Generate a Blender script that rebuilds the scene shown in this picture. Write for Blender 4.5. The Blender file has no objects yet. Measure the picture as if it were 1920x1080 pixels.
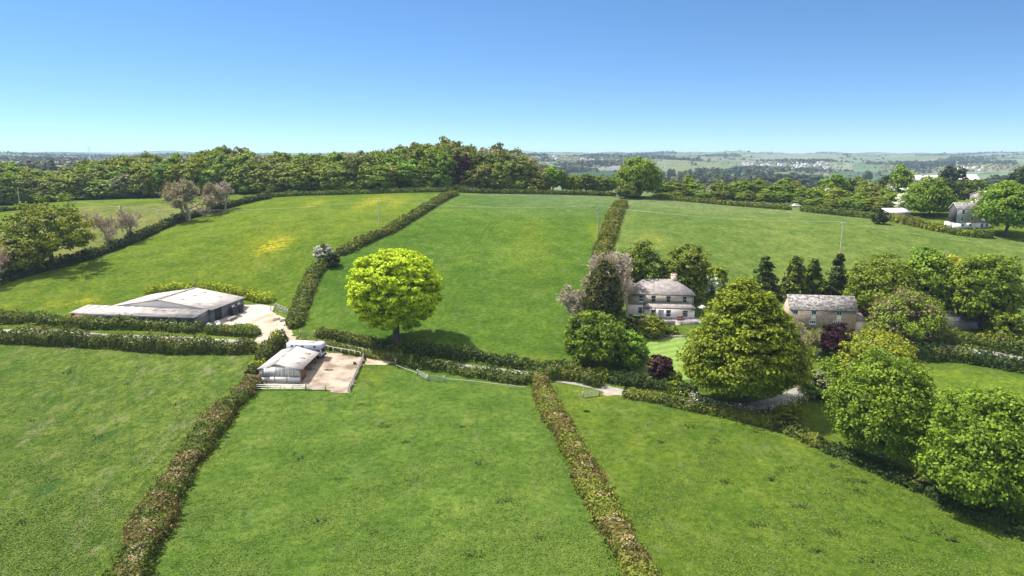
import bpy, bmesh, math, random
import numpy as np
from mathutils import Vector
R = math.radians
scene = bpy.context.scene
COL = scene.collection

# ------------------------------------------------------------------ camera, world, sun, exposure
CAM_H, PITCH, FPX = 46.0, R(11.0), 1280.0            # focal length in pixels of the 1920 px wide photograph
cam_d = bpy.data.cameras.new('camera'); cam = bpy.data.objects.new('camera', cam_d); COL.objects.link(cam)
cam.location = (0, 0, CAM_H); cam.rotation_euler = (R(90) - PITCH, 0, 0)
cam_d.sensor_width = 36.0; cam_d.lens = 36.0 * FPX / 1920.0
cam_d.clip_start = 0.5; cam_d.clip_end = 40000
scene.camera = cam

SUN_EL, SUN_AZ = R(60), R(26)                          # azimuth: turned from -X towards +Y
sun_dir = Vector((-math.cos(SUN_AZ) * math.cos(SUN_EL), math.sin(SUN_AZ) * math.cos(SUN_EL), math.sin(SUN_EL)))
W = bpy.data.worlds.new('World'); scene.world = W; W.use_nodes = True
nt = W.node_tree; nt.nodes.clear()
sky = nt.nodes.new('ShaderNodeTexSky'); sky.sky_type = 'NISHITA'; sky.sun_disc = False
sky.sun_elevation = SUN_EL; sky.sun_rotation = math.atan2(sun_dir.x, sun_dir.y)
sky.altitude = 100; sky.air_density = 1.0; sky.dust_density = 0.0; sky.ozone_density = 3.0
tc = nt.nodes.new('ShaderNodeTexCoord'); mp = nt.nodes.new('ShaderNodeMapping'); mp.vector_type = 'POINT'
mp.inputs['Scale'].default_value = (1, 1, 1.9); mp.inputs['Location'].default_value = (0, 0, .075)
hs = nt.nodes.new('ShaderNodeHueSaturation'); hs.inputs['Hue'].default_value = .497; hs.inputs['Saturation'].default_value = 1.16; hs.inputs['Value'].default_value = 1.0
bg = nt.nodes.new('ShaderNodeBackground'); bg.inputs['Strength'].default_value = 0.09
wo = nt.nodes.new('ShaderNodeOutputWorld')
nt.links.new(tc.outputs['Generated'], mp.inputs['Vector']); nt.links.new(mp.outputs[0], sky.inputs['Vector'])
nt.links.new(sky.outputs[0], hs.inputs['Color']); sep = nt.nodes.new('ShaderNodeSeparateXYZ'); nt.links.new(tc.outputs['Generated'], sep.inputs[0])
# unseen white brightening of the upper sky, added as fill for shaded fronts
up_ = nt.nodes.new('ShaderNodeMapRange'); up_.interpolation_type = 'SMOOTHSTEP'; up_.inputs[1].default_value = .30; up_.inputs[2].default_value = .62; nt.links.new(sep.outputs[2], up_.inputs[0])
fill_sky = nt.nodes.new('ShaderNodeMix'); fill_sky.data_type = 'RGBA'; nt.links.new(up_.outputs[0], fill_sky.inputs[0]); nt.links.new(hs.outputs[0], fill_sky.inputs[6]); fill_sky.inputs[7].default_value = (6.5, 6.55, 6.8, 1)
nt.links.new(fill_sky.outputs[2], bg.inputs['Color']); nt.links.new(bg.outputs[0], wo.inputs[0])
sd = bpy.data.lights.new('sun', 'SUN'); sd.energy = 4.5; sd.angle = R(0.53); sd.color = (1.0, 0.955, 0.88)
so = bpy.data.objects.new('sun', sd); COL.objects.link(so); so.rotation_euler = sun_dir.to_track_quat('Z', 'Y').to_euler(); so.location = (-200, 100, 300)
scene.view_settings.view_transform = 'Standard'; scene.view_settings.look = 'None'
scene.view_settings.exposure = 1.06; scene.view_settings.gamma = 1.0
try:
    scene.cycles.max_bounces = 6; scene.cycles.diffuse_bounces = 3; scene.cycles.volume_bounces = 0
    scene.cycles.transmission_bounces = 3; scene.cycles.caustics_reflective = False; scene.cycles.caustics_refractive = False
    scene.cycles.use_denoising = True
except Exception: pass

# ------------------------------------------------------------------ terrain height function
cP, sP = math.cos(PITCH), math.sin(PITCH)
def ray(px, py):
    dx = (px - 960.0) / FPX; dy = (540.0 - py) / FPX
    return np.array((dx, cP + dy * sP, -sP + dy * cP))
def pxY(px, py, Y):
    r = ray(px, py); t = Y / r[1]
    return (r[0] * t, Y, CAM_H + r[2] * t)
CTRL = []
for Y in (-100, -40, 20, 60, 90, 112):
    for u in (-1.0, -0.5, 0.0, 0.5, 1.0): CTRL.append((u * (Y + 150), Y, 0.0))
for px, py, Y in [
    # near strip and the lane
    (0,640,160),(0,603,176),(250,650,157),(480,655,154),(200,612,172),(530,720,134),(700,665,151),(850,690,142.5),(1000,712,135.5),(1165,738,128),
    (1400,770,119),(1735,665,151),(1920,690,142),(1850,720,134),(380,606,175),(452,592,185),(-150,650,157),(2080,720,134),
    # mid field
    (742,642,157),(900,600,172),(900,560,188),(900,500,213),(900,450,242),(900,420,265),(900,400,286),(900,375,326),(900,363,356),(620,600,172),(650,520,206),(700,440,250),(780,400,287),(850,362,352),
    (1050,560,188),(1100,480,222),(1120,432,256),
    # farm garden
    (1254,596,174),(1180,588,177),(1240,660,152),(1540,617,163),(1610,594,172),(1790,615,165),(1700,600,170),
    # upper left
    (0,525,205),(180,478,236),(330,415,290),(480,376,340),(500,371,348),(300,545,200),(350,480,230),(500,450,245),(500,400,294),(640,366,352),(60,560,188),(-150,560,190),
    (200,425,282),(250,380,352),(100,388,345),(20,400,330),(0,435,280),(-150,420,300),
    # right field
    (1300,520,200),(1577,500,211),(1850,540,192),(1900,450,242),(1400,440,246),(1660,450,240),(1160,400,286),(1400,400,295),(1815,428,263),(1660,408,290),(1485,390,320),(1300,375,350),(1235,371,354),(1150,368,354),
    (2080,480,225),(2050,560,186)]:
    CTRL.append(pxY(px, py, Y))
for px, Y, z in [(-100,420,20),(100,420,20.5),(300,400,22.5),(480,400,26.5),(700,400,28),(900,400,28),(1050,400,26),(1250,400,23.5),(1450,380,20.5),(1650,350,20.5),(1820,340,24),(2050,350,20),
    (0,520,19),(300,520,23),(600,520,27),(900,520,25),(1150,520,14),(1400,520,8),(1650,480,8),(1900,500,8),
    (-200,900,27),(100,900,26),(400,900,24),(700,900,16),(-200,1600,27),(100,1600,26),(400,1600,24),(700,1600,14),(-200,2400,33),(100,2400,32),(400,2400,26),(700,2400,16),
    (1000,700,10),(1250,700,9),(1450,700,6),(1700,700,6),(1950,700,6),(2150,700,6),(1000,1100,1),(1250,1100,0),(1450,1100,0),(1700,1100,-4),(1950,1100,-6),(2150,1100,-6),
    (1000,1500,-2),(1250,1500,-4),(1450,1500,-3),(1700,1500,-6),(1950,1500,-6),(2150,1500,-6),(1000,1800,4),(1290,1800,-3),(1480,1800,-2),(1700,1800,-6),(1950,1800,-6),(2150,1800,-6),
    (1000,2200,12),(1300,2150,14),(1480,2200,2),(1700,2200,-2),(1950,2200,0),(2150,2200,0),(1000,2600,22),(1300,2450,25),(1480,2600,12),(1700,2600,12),(1950,2600,9),(2150,2600,9),
    (1000,3300,32),(1300,3300,30),(1500,3300,28),(1700,3300,27),(1950,3300,25),(2150,3300,25),
    (-200,4500,44),(100,4500,42),(400,4500,42),(700,4500,42),(1000,4500,44),(1300,4500,45),(1600,4500,44),(1900,4500,42),(2150,4500,42)]:
    r = ray(px, 290); CTRL.append((r[0] / r[1] * Y, Y, z))
for px in (-250, 50, 350, 650, 950, 1250, 1550, 1850, 2150):
    r = ray(px, 290)
    for Y, z in ((6500, 50), (9000, 66), (9900, 70)): CTRL.append((r[0] / r[1] * Y, Y, z))
CTRL = np.array(CTRL, float)
def uv_of(X, Y): return np.stack((np.asarray(X) / (np.asarray(Y) + 150.0) * 1.6, np.log(np.asarray(Y) + 150.0)), -1)
def tps_k(d2): return 0.5 * d2 * np.log(d2 + 1e-12)
CUV = uv_of(CTRL[:, 0], CTRL[:, 1]); n_ = len(CUV)
A_ = np.zeros((n_ + 3, n_ + 3))
A_[:n_, :n_] = tps_k(((CUV[:, None] - CUV[None]) ** 2).sum(-1)) + np.eye(n_) * 4e-4
A_[:n_, n_] = 1; A_[:n_, n_ + 1:] = CUV; A_[n_, :n_] = 1; A_[n_ + 1:, :n_] = CUV.T
TW = np.linalg.solve(A_, np.concatenate((CTRL[:, 2], np.zeros(3))))
def g(X, Y):
    X = np.asarray(X, float); Y = np.asarray(Y, float); sh = X.shape
    q = uv_of(X.ravel(), Y.ravel()); out = np.empty(len(q))
    for i in range(0, len(q), 40000):
        c = q[i:i + 40000]
        d2 = ((c[:, None] - CUV[None]) ** 2).sum(-1)
        out[i:i + 40000] = tps_k(d2) @ TW[:n_] + TW[n_] + c @ TW[n_ + 1:]
    x, y = X.ravel(), Y.ravel()
    a = np.clip((y - 1300) / 2500, 0, 1)
    out += a * 13 * (np.sin(x / 410 + 1.3) * np.cos(y / 530 + .4) + .7 * np.sin(x / 193 + y / 370) + .5 * np.sin(x / 97 - y / 210 + 2))
    b = np.clip((y - 5000) / 3500, 0, 1)
    out += b * 10 * (np.sin(x / 900 + .5) + .6 * np.sin(x / 370 + 2.2))
    return out.reshape(sh)
def gz(x, y): return float(g(np.array([x]), np.array([y]))[0])
YM = 40 * np.exp(np.linspace(0, math.log(9000 / 40), 900))
def at(px, py):
    """The point of the ground that the photograph shows at a pixel."""
    r = ray(px, py); X = r[0] / r[1] * YM
    d = CAM_H + r[2] / r[1] * YM - g(X, YM)
    k = np.where(d <= 0)[0]
    if len(k) == 0 or k[0] == 0: y = 355.0
    else:
        i = k[0]; y = YM[i - 1] + (YM[i] - YM[i - 1]) * d[i - 1] / (d[i - 1] - d[i])
    x = r[0] / r[1] * y
    return np.array((x, y, gz(x, y)))
def atY(px, Y):
    x = (px - 960.0) / FPX * (Y * cP + (CAM_H - 22) * sP)
    z = gz(x, Y); x = (px - 960.0) / FPX * (Y * cP + (CAM_H - z) * sP)
    return np.array((x, Y, gz(x, Y)))
def mpp(p): return (p[1] * cP + (CAM_H - p[2]) * sP) / FPX       # metres per photograph pixel there

# ------------------------------------------------------------------ helpers: objects
def link(o, parent=None):
    COL.objects.link(o)
    if parent is not None: o.parent = parent
    return o
def tag(o, label=None, cat=None, group=None, kind=None):
    if label: o['label'] = label
    if cat: o['category'] = cat
    if group: o['group'] = group
    if kind: o['kind'] = kind
    return o
def thing(name, label, cat, loc=(0, 0, 0), rz=0.0, group=None):
    o = bpy.data.objects.new(name, None); o.empty_display_size = 0.5
    o.location = tuple(float(c) for c in loc); o.rotation_euler = (0, 0, rz)
    return tag(link(o), label, cat, group)
class MB:
    def __init__(s): s.v = []; s.q = []; s.n = 0
    def add(s, V, F, mi=0):
        V = np.asarray(V, float).reshape(-1, 3); off = s.n
        s.v.append(V); s.n += len(V)
        if isinstance(F, np.ndarray): s.q.append((F + off, mi))
        else:
            for f in F: s.q.append((np.array([f]) + off, mi))
        return s
    def box(s, x0, x1, y0, y1, z0, z1, mi=0):
        V = [(x0,y0,z0),(x1,y0,z0),(x1,y1,z0),(x0,y1,z0),(x0,y0,z1),(x1,y0,z1),(x1,y1,z1),(x0,y1,z1)]
        return s.add(V, [(0,3,2,1),(4,5,6,7),(0,1,5,4),(1,2,6,5),(2,3,7,6),(3,0,4,7)], mi)
    def prism(s, poly, axis, a, b, mi=0):
        """poly: 2-D outline, extruded along axis from a to b."""
        n = len(poly)
        def P(u, v, w): return {'x': (w, u, v), 'y': (u, w, v), 'z': (u, v, w)}[axis]
        V = [P(u, v, a) for u, v in poly] + [P(u, v, b) for u, v in poly]
        F = [tuple(range(n)), tuple(range(2 * n - 1, n - 1, -1))] + [(i, i + n, (i + 1) % n + n, (i + 1) % n) for i in range(n)]
        return s.add(V, F, mi)
    def slab(s, quad, t, mi=0):
        """a sheet of thickness t under the given polygon (downwards)."""
        n = len(quad); V = [tuple(p) for p in quad] + [(p[0], p[1], p[2] - t) for p in quad]
        F = [tuple(range(n)), tuple(range(2 * n - 1, n - 1, -1))] + [(i, i + n, (i + 1) % n + n, (i + 1) % n) for i in range(n)]
        return s.add(V, F, mi)
    def tube(s, pts, rad, sides=6, mi=0):
        pts = np.asarray(pts, float); k = len(pts); rad = np.broadcast_to(np.asarray(rad, float), (k,))
        V = []
        for i in range(k):
            d = pts[min(i + 1, k - 1)] - pts[max(i - 1, 0)]; d = d / (np.linalg.norm(d) + 1e-9)
            a = np.cross(d, (0, 0, 1.0) if abs(d[2]) < .9 else (1.0, 0, 0)); a /= np.linalg.norm(a); b = np.cross(d, a)
            th = np.arange(sides) * 2 * math.pi / sides
            V.append(pts[i] + rad[i] * (np.cos(th)[:, None] * a + np.sin(th)[:, None] * b))
        F = []
        for i in range(k - 1):
            for j in range(sides):
                j2 = (j + 1) % sides; F.append((i*sides+j, i*sides+j2, (i+1)*sides+j2, (i+1)*sides+j))
        s.add(np.concatenate(V), np.array(F), mi)
        s.add(V[0], [tuple(range(sides))], mi); s.add(V[-1], [tuple(range(sides))[::-1]], mi)
        return s
    def build(s, name, mats, parent=None, smooth=False):
        if not isinstance(mats, (list, tuple)): mats = [mats]
        me = bpy.data.meshes.new(name)
        V = np.concatenate(s.v); me.vertices.add(len(V)); me.vertices.foreach_set('co', V.ravel().astype(np.float32))
        loops = np.concatenate([q.ravel() for q, m in s.q]); tot = np.concatenate([np.full(len(q), q.shape[1]) for q, m in s.q])
        mi = np.concatenate([np.full(len(q), m) if np.isscalar(m) else np.asarray(m) for q, m in s.q])
        me.loops.add(len(loops)); me.loops.foreach_set('vertex_index', loops.astype(np.int32))
        me.polygons.add(len(tot)); st = np.concatenate(([0], np.cumsum(tot)[:-1]))
        me.polygons.foreach_set('loop_start', st.astype(np.int32)); me.polygons.foreach_set('material_index', mi.astype(np.int32))
        if smooth: me.polygons.foreach_set('use_smooth', np.ones(len(tot), bool))
        for m in mats: me.materials.append(m)
        me.update(calc_edges=True)
        return link(bpy.data.objects.new(name, me), parent)

# ------------------------------------------------------------------ helpers: materials
def new_mat(name):
    m = bpy.data.materials.new(name); m.use_nodes = True; t = m.node_tree; t.nodes.clear()
    out = t.nodes.new('ShaderNodeOutputMaterial'); b = t.nodes.new('ShaderNodeBsdfPrincipled')
    t.links.new(b.outputs[0], out.inputs['Surface'])
    return m, t, b, out
def node(t, typ, **kw):
    n = t.nodes.new(typ)
    for k, v in kw.items(): setattr(n, k, v)
    return n
def noise(t, scale, detail=4, rough=.55, vec=None):
    n = node(t, 'ShaderNodeTexNoise'); n.inputs['Scale'].default_value = scale; n.inputs['Detail'].default_value = detail; n.inputs['Roughness'].default_value = rough
    if vec is not None: t.links.new(vec, n.inputs['Vector'])
    return n.outputs['Fac']
def ramp(t, fac, stops):
    r = node(t, 'ShaderNodeValToRGB'); e = r.color_ramp.elements
    while len(e) < len(stops): e.new(0.5)
    for i, (p, c) in enumerate(stops):
        e[i].position = p; e[i].color = (c[0], c[1], c[2], 1) if not np.isscalar(c) else (c, c, c, 1)
    t.links.new(fac, r.inputs['Fac']); return r.outputs['Color']
def mix(t, fac, a, b, mode='MIX'):
    m = node(t, 'ShaderNodeMix', data_type='RGBA', blend_type=mode)
    for s, v in ((0, fac), (6, a), (7, b)):
        if isinstance(v, (int, float)): m.inputs[s].default_value = v if s == 0 else (v, v, v, 1)
        elif isinstance(v, tuple): m.inputs[s].default_value = (*v, 1)
        else: t.links.new(v, m.inputs[s])
    return m.outputs[2]
def math_(t, op, a, b=None, clamp=False):
    m = node(t, 'ShaderNodeMath', operation=op, use_clamp=clamp)
    for i, v in enumerate((a, b)):
        if v is None: continue
        if isinstance(v, (int, float)): m.inputs[i].default_value = v
        else: t.links.new(v, m.inputs[i])
    return m.outputs[0]
def objco(t): return node(t, 'ShaderNodeTexCoord').outputs['Object']
def bump(t, b, h, strength=.3, dist=.05):
    n = node(t, 'ShaderNodeBump'); n.inputs['Strength'].default_value = strength; n.inputs['Distance'].default_value = dist
    t.links.new(h, n.inputs['Height']); t.links.new(n.outputs[0], b.inputs['Normal'])
def sc(c, k): return tuple(min(1, x * k) for x in c)
def leaf_mat(name, base, var=.45, trans=.28, warm=1.15, patch=.3):
    m, t, b, out = new_mat(name)
    rnd = node(t, 'ShaderNodeNewGeometry').outputs['Random Per Island']
    c = ramp(t, rnd, [(0, sc(base, 1 - var)), (.5, base), (1, (min(1, base[0] * (1 + var) * warm), base[1] * (1 + var), base[2] * (1 + var * .4)))])
    oi = node(t, 'ShaderNodeObjectInfo').outputs['Random']
    h = node(t, 'ShaderNodeHueSaturation')
    mr = node(t, 'ShaderNodeMapRange'); mr.inputs[3].default_value = .82; mr.inputs[4].default_value = 1.18; t.links.new(oi, mr.inputs[0]); t.links.new(mr.outputs[0], h.inputs['Value'])
    m2 = node(t, 'ShaderNodeMapRange'); m2.inputs[3].default_value = .488; m2.inputs[4].default_value = .512; t.links.new(oi, m2.inputs[0]); t.links.new(m2.outputs[0], h.inputs['Hue'])
    t.links.new(c, h.inputs['Color'])
    col = mix(t, 1.0, h.outputs[0], ramp(t, noise(t, .55, 2, .5, objco(t)), [(.3, 1 - patch), (.7, 1 + patch * .0 + .0)]), 'MULTIPLY')
    t.links.new(col, b.inputs['Base Color']); b.inputs['Roughness'].default_value = .55
    b.inputs['Specular IOR Level'].default_value = .12
    tr = node(t, 'ShaderNodeBsdfTranslucent'); t.links.new(mix(t, 1.0, col, (1.25, 1.2, .6), 'MULTIPLY'), tr.inputs[0])
    ms = node(t, 'ShaderNodeMixShader'); ms.inputs[0].default_value = trans
    t.links.new(b.outputs[0], ms.inputs[1]); t.links.new(tr.outputs[0], ms.inputs[2]); t.links.new(ms.outputs[0], out.inputs[0])
    return m
def rough_mat(name, a, b_, scale=1.0, rough=.85, detail=5, bumps=.2, spec=.3, stops=(.35, .65), stretch=None):
    m, t, b, out = new_mat(name); co = objco(t)
    if stretch:
        mpn = node(t, 'ShaderNodeMapping'); mpn.inputs['Scale'].default_value = stretch; t.links.new(co, mpn.inputs[0]); co = mpn.outputs[0]
    f = noise(t, scale, detail, .6, co)
    t.links.new(ramp(t, f, [(stops[0], a), (stops[1], b_)]), b.inputs['Base Color'])
    b.inputs['Roughness'].default_value = rough; b.inputs['Specular IOR Level'].default_value = spec
    if bumps: bump(t, b, noise(t, scale * 4, 4, .6, co), bumps, .04)
    return m
def plain(name, c, rough=.6, metal=0.0, spec=.4):
    return rough_mat(name, sc(c, .9), sc(c, 1.08), 1.7, rough, 3, 0, spec)

M = {}
M['bark'] = rough_mat('bark', (.07, .055, .04), (.16, .13, .10), 3, .9, stretch=(1, 1, .3))
M['bark_pale'] = rough_mat('pale_bark', (.16, .14, .11), (.30, .26, .21), 3, .9, stretch=(1, 1, .3))
M['twig'] = rough_mat('twigs', (.36, .29, .25), (.60, .51, .46), .8, .9, bumps=0)
M['twig_brown'] = rough_mat('brown_twigs', (.26, .20, .14), (.46, .37, .28), .8, .9, bumps=0)
LEAF = dict(
    lime=(.235, .300, .010), beech=(.112, .160, .010), oak=(.092, .150, .013), oak_dark=(.068, .100, .008), syc=(.074, .122, .010),
    dark=(.048, .066, .009), mid=(.076, .105, .009), light=(.135, .172, .012), olive=(.105, .124, .020), bud=(.135, .155, .042), yellow=(.26, .25, .015),
    cypress=(.055, .060, .016), conifer=(.042, .062, .010), copper=(.040, .010, .013), plum=(.045, .018, .020), rhodo=(.105, .098, .045),
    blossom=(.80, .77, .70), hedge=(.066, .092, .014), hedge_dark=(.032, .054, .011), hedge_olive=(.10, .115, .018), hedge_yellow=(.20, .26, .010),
    straw=(.31, .25, .155), brown=(.10, .062, .022), pink=(.42, .27, .24), pine=(.028, .048, .018), greyleaf=(.155, .17, .088), turf=(.125, .172, .020), far=(.032, .046, .014), twig=(.43, .375, .30), hedge_brown=(.135, .105, .040))
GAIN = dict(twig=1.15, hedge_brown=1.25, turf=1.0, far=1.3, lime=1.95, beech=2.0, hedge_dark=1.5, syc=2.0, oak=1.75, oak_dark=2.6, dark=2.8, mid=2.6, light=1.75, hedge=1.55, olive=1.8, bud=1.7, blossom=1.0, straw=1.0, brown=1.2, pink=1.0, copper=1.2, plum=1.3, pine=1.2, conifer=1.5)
for k_, c_ in LEAF.items():
    c_ = sc(c_, GAIN.get(k_, 1.7))
    M['l_' + k_] = leaf_mat('leaves_' + k_, c_, trans=.15 if k_ in ('straw', 'blossom', 'brown', 'far', 'twig') else .27)
M['l_turf'] = leaf_mat('turf_blades', (.100, .150, .020), var=.24, trans=.2, warm=1.1, patch=.12)
M['white'] = plain('white_paint', (.78, .78, .77), .5)
M['glass'] = plain('window_glass', (.03, .035, .04), .08, spec=.6)
M['slate'] = rough_mat('slate_roof', (.17, .15, .145), (.31, .275, .265), .9, .7, 6, .25)
M['slate_dark'] = rough_mat('dark_slate', (.09, .085, .09), (.2, .19, .19), 1.2, .75)
M['slate_mottled'] = rough_mat('lichened_slate', (.09, .085, .085), (.31, .285, .27), 1.3, .8, 6, .2, stops=(.42, .6), stretch=(1, 1.6, 1))
M['slate_hung'] = rough_mat('hung_slate', (.40, .40, .42), (.50, .50, .52), 1.5, .7)
M['render_pink'] = rough_mat('cream_render', (.84, .74, .66), (.92, .83, .75), .8, .9)
M['render_white'] = rough_mat('white_render', (.76, .75, .74), (.86, .85, .84), .8, .9)
M['roughcast'] = rough_mat('beige_roughcast', (.54, .47, .37), (.68, .60, .48), 1.2, .95)
M['stone'] = None
def sheet_mat(name, a, b_, dark):
    m, t, b, out = new_mat(name); co = objco(t)
    br = node(t, 'ShaderNodeTexBrick'); br.inputs['Scale'].default_value = 1.0; br.inputs['Mortar Size'].default_value = .025; br.inputs['Brick Width'].default_value = 1.05; br.inputs['Row Height'].default_value = 1.9; br.offset = 0
    br.inputs['Color1'].default_value = (1, 1, 1, 1); br.inputs['Color2'].default_value = (.86, .86, .87, 1); br.inputs['Mortar'].default_value = (.62, .62, .62, 1); t.links.new(co, br.inputs['Vector'])
    c = ramp(t, noise(t, .35, 7, .68, co), [(.34, a), (.62, b_)])
    c = mix(t, ramp(t, noise(t, 1.3, 6, .7, co), [(.55, 0.0), (.72, .7)]), c, dark)
    t.links.new(mix(t, 1.0, c, br.outputs['Color'], 'MULTIPLY'), b.inputs['Base Color']); b.inputs['Roughness'].default_value = .85
    return m
M['fibre'] = sheet_mat('fibre_cement_sheet', (.36, .31, .285), (.56, .50, .465), (.25, .22, .20))
M['fibre_grey'] = rough_mat('grey_sheet', (.20, .175, .165), (.40, .355, .33), .45, .8, 6, 0)
M['sheet_dark'] = rough_mat('dark_sheet', (.10, .10, .11), (.2, .19, .19), .8, .7)
M['rooflight'] = rough_mat('clear_rooflight', (.62, .62, .60), (.74, .73, .70), 1, .4)
M['rooflight_dull'] = rough_mat('dull_rooflight', (.27, .24, .22), (.38, .34, .32), 2, .5)
M['cladding'] = rough_mat('dark_cladding', (.09, .095, .11), (.14, .145, .16), .6, .7)
M['wood_grey'] = rough_mat('weathered_boards', (.36, .32, .30), (.80, .77, .75), 2.2, .9, 4, 0, stops=(.36, .58), stretch=(3.2, 3.2, .12))
M['wood_brown'] = rough_mat('brown_boards', (.13, .07, .04), (.24, .14, .08), 2, .9, stretch=(2, 2, .2))
M['wood_pale'] = rough_mat('pale_timber', (.26, .235, .21), (.46, .42, .385), 2, .9, bumps=0)
M['pole'] = rough_mat('pole_timber', (.42, .37, .31), (.6, .54, .47), 2, .9, bumps=0)
M['steel'] = rough_mat('galvanised_steel', (.28, .29, .30), (.42, .43, .44), 3, .45, bumps=0)
M['wire'] = plain('wire', (.38, .40, .36), .6)
M['lorry'] = plain('lorry_paint', (.55, .57, .68), .35, spec=.5)
M['lorry_roof'] = rough_mat('lorry_roof', (.42, .38, .31), (.62, .60, .57), 1.1, .5, bumps=0)
M['tyre'] = plain('tyre', (.02, .02, .022), .8)
M['black'] = plain('black_plastic', (.025, .025, .03), .5)
M['red'] = plain('red_paint', (.50, .02, .025), .3, spec=.6)
M['brick'] = rough_mat('red_brick', (.30, .10, .06), (.42, .18, .11), 3, .9)
M['lichen'] = rough_mat('yellow_lichen', (.42, .33, .12), (.55, .45, .22), 2, .9)
M['paving'] = rough_mat('stone_paving', (.10, .09, .09), (.28, .255, .25), 1.2, .85, 6, .3, stops=(.4, .6))
M['tarmac'] = rough_mat('tarmac', (.19, .175, .165), (.28, .26, .245), .5, .9, 6, .15)
M['track'] = rough_mat('gravel_track', (.24, .175, .11), (.43, .36, .285), .25, .95, 7, .25)
M['dirt'] = rough_mat('dirt_yard', (.155, .115, .08), (.34, .28, .22), .33, .95, 9, .5, stops=(.36, .58))
M['concrete'] = rough_mat('concrete', (.30, .265, .225), (.43, .385, .34), .25, .9, 6, .1)
def stone_mat():
    m, t, b, out = new_mat('rubble_stone'); co = objco(t)
    mpn = node(t, 'ShaderNodeMapping'); mpn.inputs['Scale'].default_value = (1.5, 1.5, 4.2); t.links.new(co, mpn.inputs[0])
    v = node(t, 'ShaderNodeTexVoronoi'); v.inputs['Scale'].default_value = 1.3; t.links.new(mpn.outputs[0], v.inputs['Vector'])
    sepc = node(t, 'ShaderNodeSeparateColor'); t.links.new(v.outputs['Color'], sepc.inputs[0])
    c = ramp(t, sepc.outputs[0], [(0, (.18, .11, .08)), (.35, (.38, .27, .19)), (.7, (.54, .43, .33)), (1, (.32, .27, .23))])
    t.links.new(mix(t, .5, c, ramp(t, noise(t, 3, 4, .6, co), [(.3, (.18, .12, .09)), (.7, (.55, .46, .38))])), b.inputs['Base Color'])
    b.inputs['Roughness'].default_value = .95; bump(t, b, v.outputs['Distance'], .5, .08)
    return m
M['stone'] = stone_mat()

# ------------------------------------------------------------------ ground sheet
def inpoly(X, Y, poly):
    c = np.zeros(X.shape, bool); n = len(poly)
    for i in range(n):
        x1, y1 = poly[i][:2]; x2, y2 = poly[(i + 1) % n][:2]
        with np.errstate(divide='ignore', invalid='ignore'):
            c ^= ((y1 > Y) != (y2 > Y)) & (X < (x2 - x1) * (Y - y1) / (y2 - y1 + 1e-12) + x1)
    return c
def vor(X, Y, size, seed, ang=.35, stretch=1.35):
    x = (X * math.cos(ang) + Y * math.sin(ang)) / (size * stretch); y = (-X * math.sin(ang) + Y * math.cos(ang)) / size
    ix, iy = np.floor(x), np.floor(y); d1 = np.full(x.shape, 1e9); d2 = d1.copy(); hid = np.zeros(x.shape)
    def h(a, b, s): v = np.sin(a * 127.1 + b * 311.7 + s * 74.7 + seed) * 43758.5453; return v - np.floor(v)
    for dx in (-1, 0, 1):
        for dy in (-1, 0, 1):
            cx, cy = ix + dx, iy + dy
            d = np.maximum(abs(cx + .15 + .7 * h(cx, cy, 1) - x), abs(cy + .15 + .7 * h(cx, cy, 2) - y)) * .7 + .3 * np.hypot(cx + .15 + .7 * h(cx, cy, 1) - x, cy + .15 + .7 * h(cx, cy, 2) - y)
            n = d < d1; d2 = np.where(n, d1, np.minimum(d2, d)); hid = np.where(n, h(cx, cy, 3), hid); d1 = np.where(n, d, d1)
    return hid, (d2 - d1) * size
def far_fields(X, Y):
    a, ea = vor(X, Y, 165, 1.7); b, eb = vor(X, Y, 380, 5.1, -.2)
    k = Y > 3300
    return np.where(k, b, a), np.where(k, eb, ea), k
NR, NC = 620, 800
yy = np.exp(np.linspace(math.log(90), math.log(9950), NR)) - 150
uu = np.linspace(-1.05, 1.05, NC)
GX = uu[None, :] * (yy[:, None] + 150); GY = np.repeat(yy[:, None], NC, 1)
GZ = g(GX, GY)
def PX(*p): return [at(*q)[:2] for q in p]
tint = np.tile(np.array((.088, .132, .010)), (NR, NC, 1)); roughm = np.full((NR, NC), .35); flow = np.zeros((NR, NC)); stripe = np.zeros((NR, NC))
near = GY < 430
def paint(poly, col, rough=None, fade=0):
    k = inpoly(GX, GY, poly) & near
    tint[k] = col
    if rough is not None: roughm[k] = rough
paint(PX((-300,655),(0,645),(480,652),(520,690),(440,740),(310,900),(210,1079)) + [(-60,40),(-200,40)], (.090, .134, .014), .95)
paint(PX((480,720),(650,735),(740,690),(1000,720),(1100,900),(1180,1079)) + [(30,50),(-40,50)], (.082, .136, .013), .3)
paint(PX((1040,745),(1160,745),(1300,765),(1545,838),(1700,915),(1919,1020)) + [(70,50),(20,50)], (.088, .135, .010), .4)
paint(PX((0,530),(260,450),(480,378),(640,367),(850,364),(700,445),(590,510),(555,600),(380,600),(0,600)), (.092, .136, .009), .35)
paint(PX((570,610),(600,510),(700,450),(852,364),(1150,371),(1140,440),(1125,490),(1060,670),(750,648)), (.066, .118, .009), .3)
paint(PX((1150,480),(1160,400),(1180,375),(1300,378),(1485,394),(1660,413),(1780,437),(1919,447),(2060,480),(2060,560),(1919,590),(1500,560),(1300,520)), (.10, .145, .018), .45)
paint(PX((0,436),(100,398),(150,388),(350,382),(470,376),(330,413),(180,474),(0,522),(-200,560),(-200,470)), (.14, .15, .026), .4)
paint(PX((1720,690),(1920,712),(2050,730),(2050,800),(1920,760),(1720,760)), (.11, .165, .010), .3)
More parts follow.
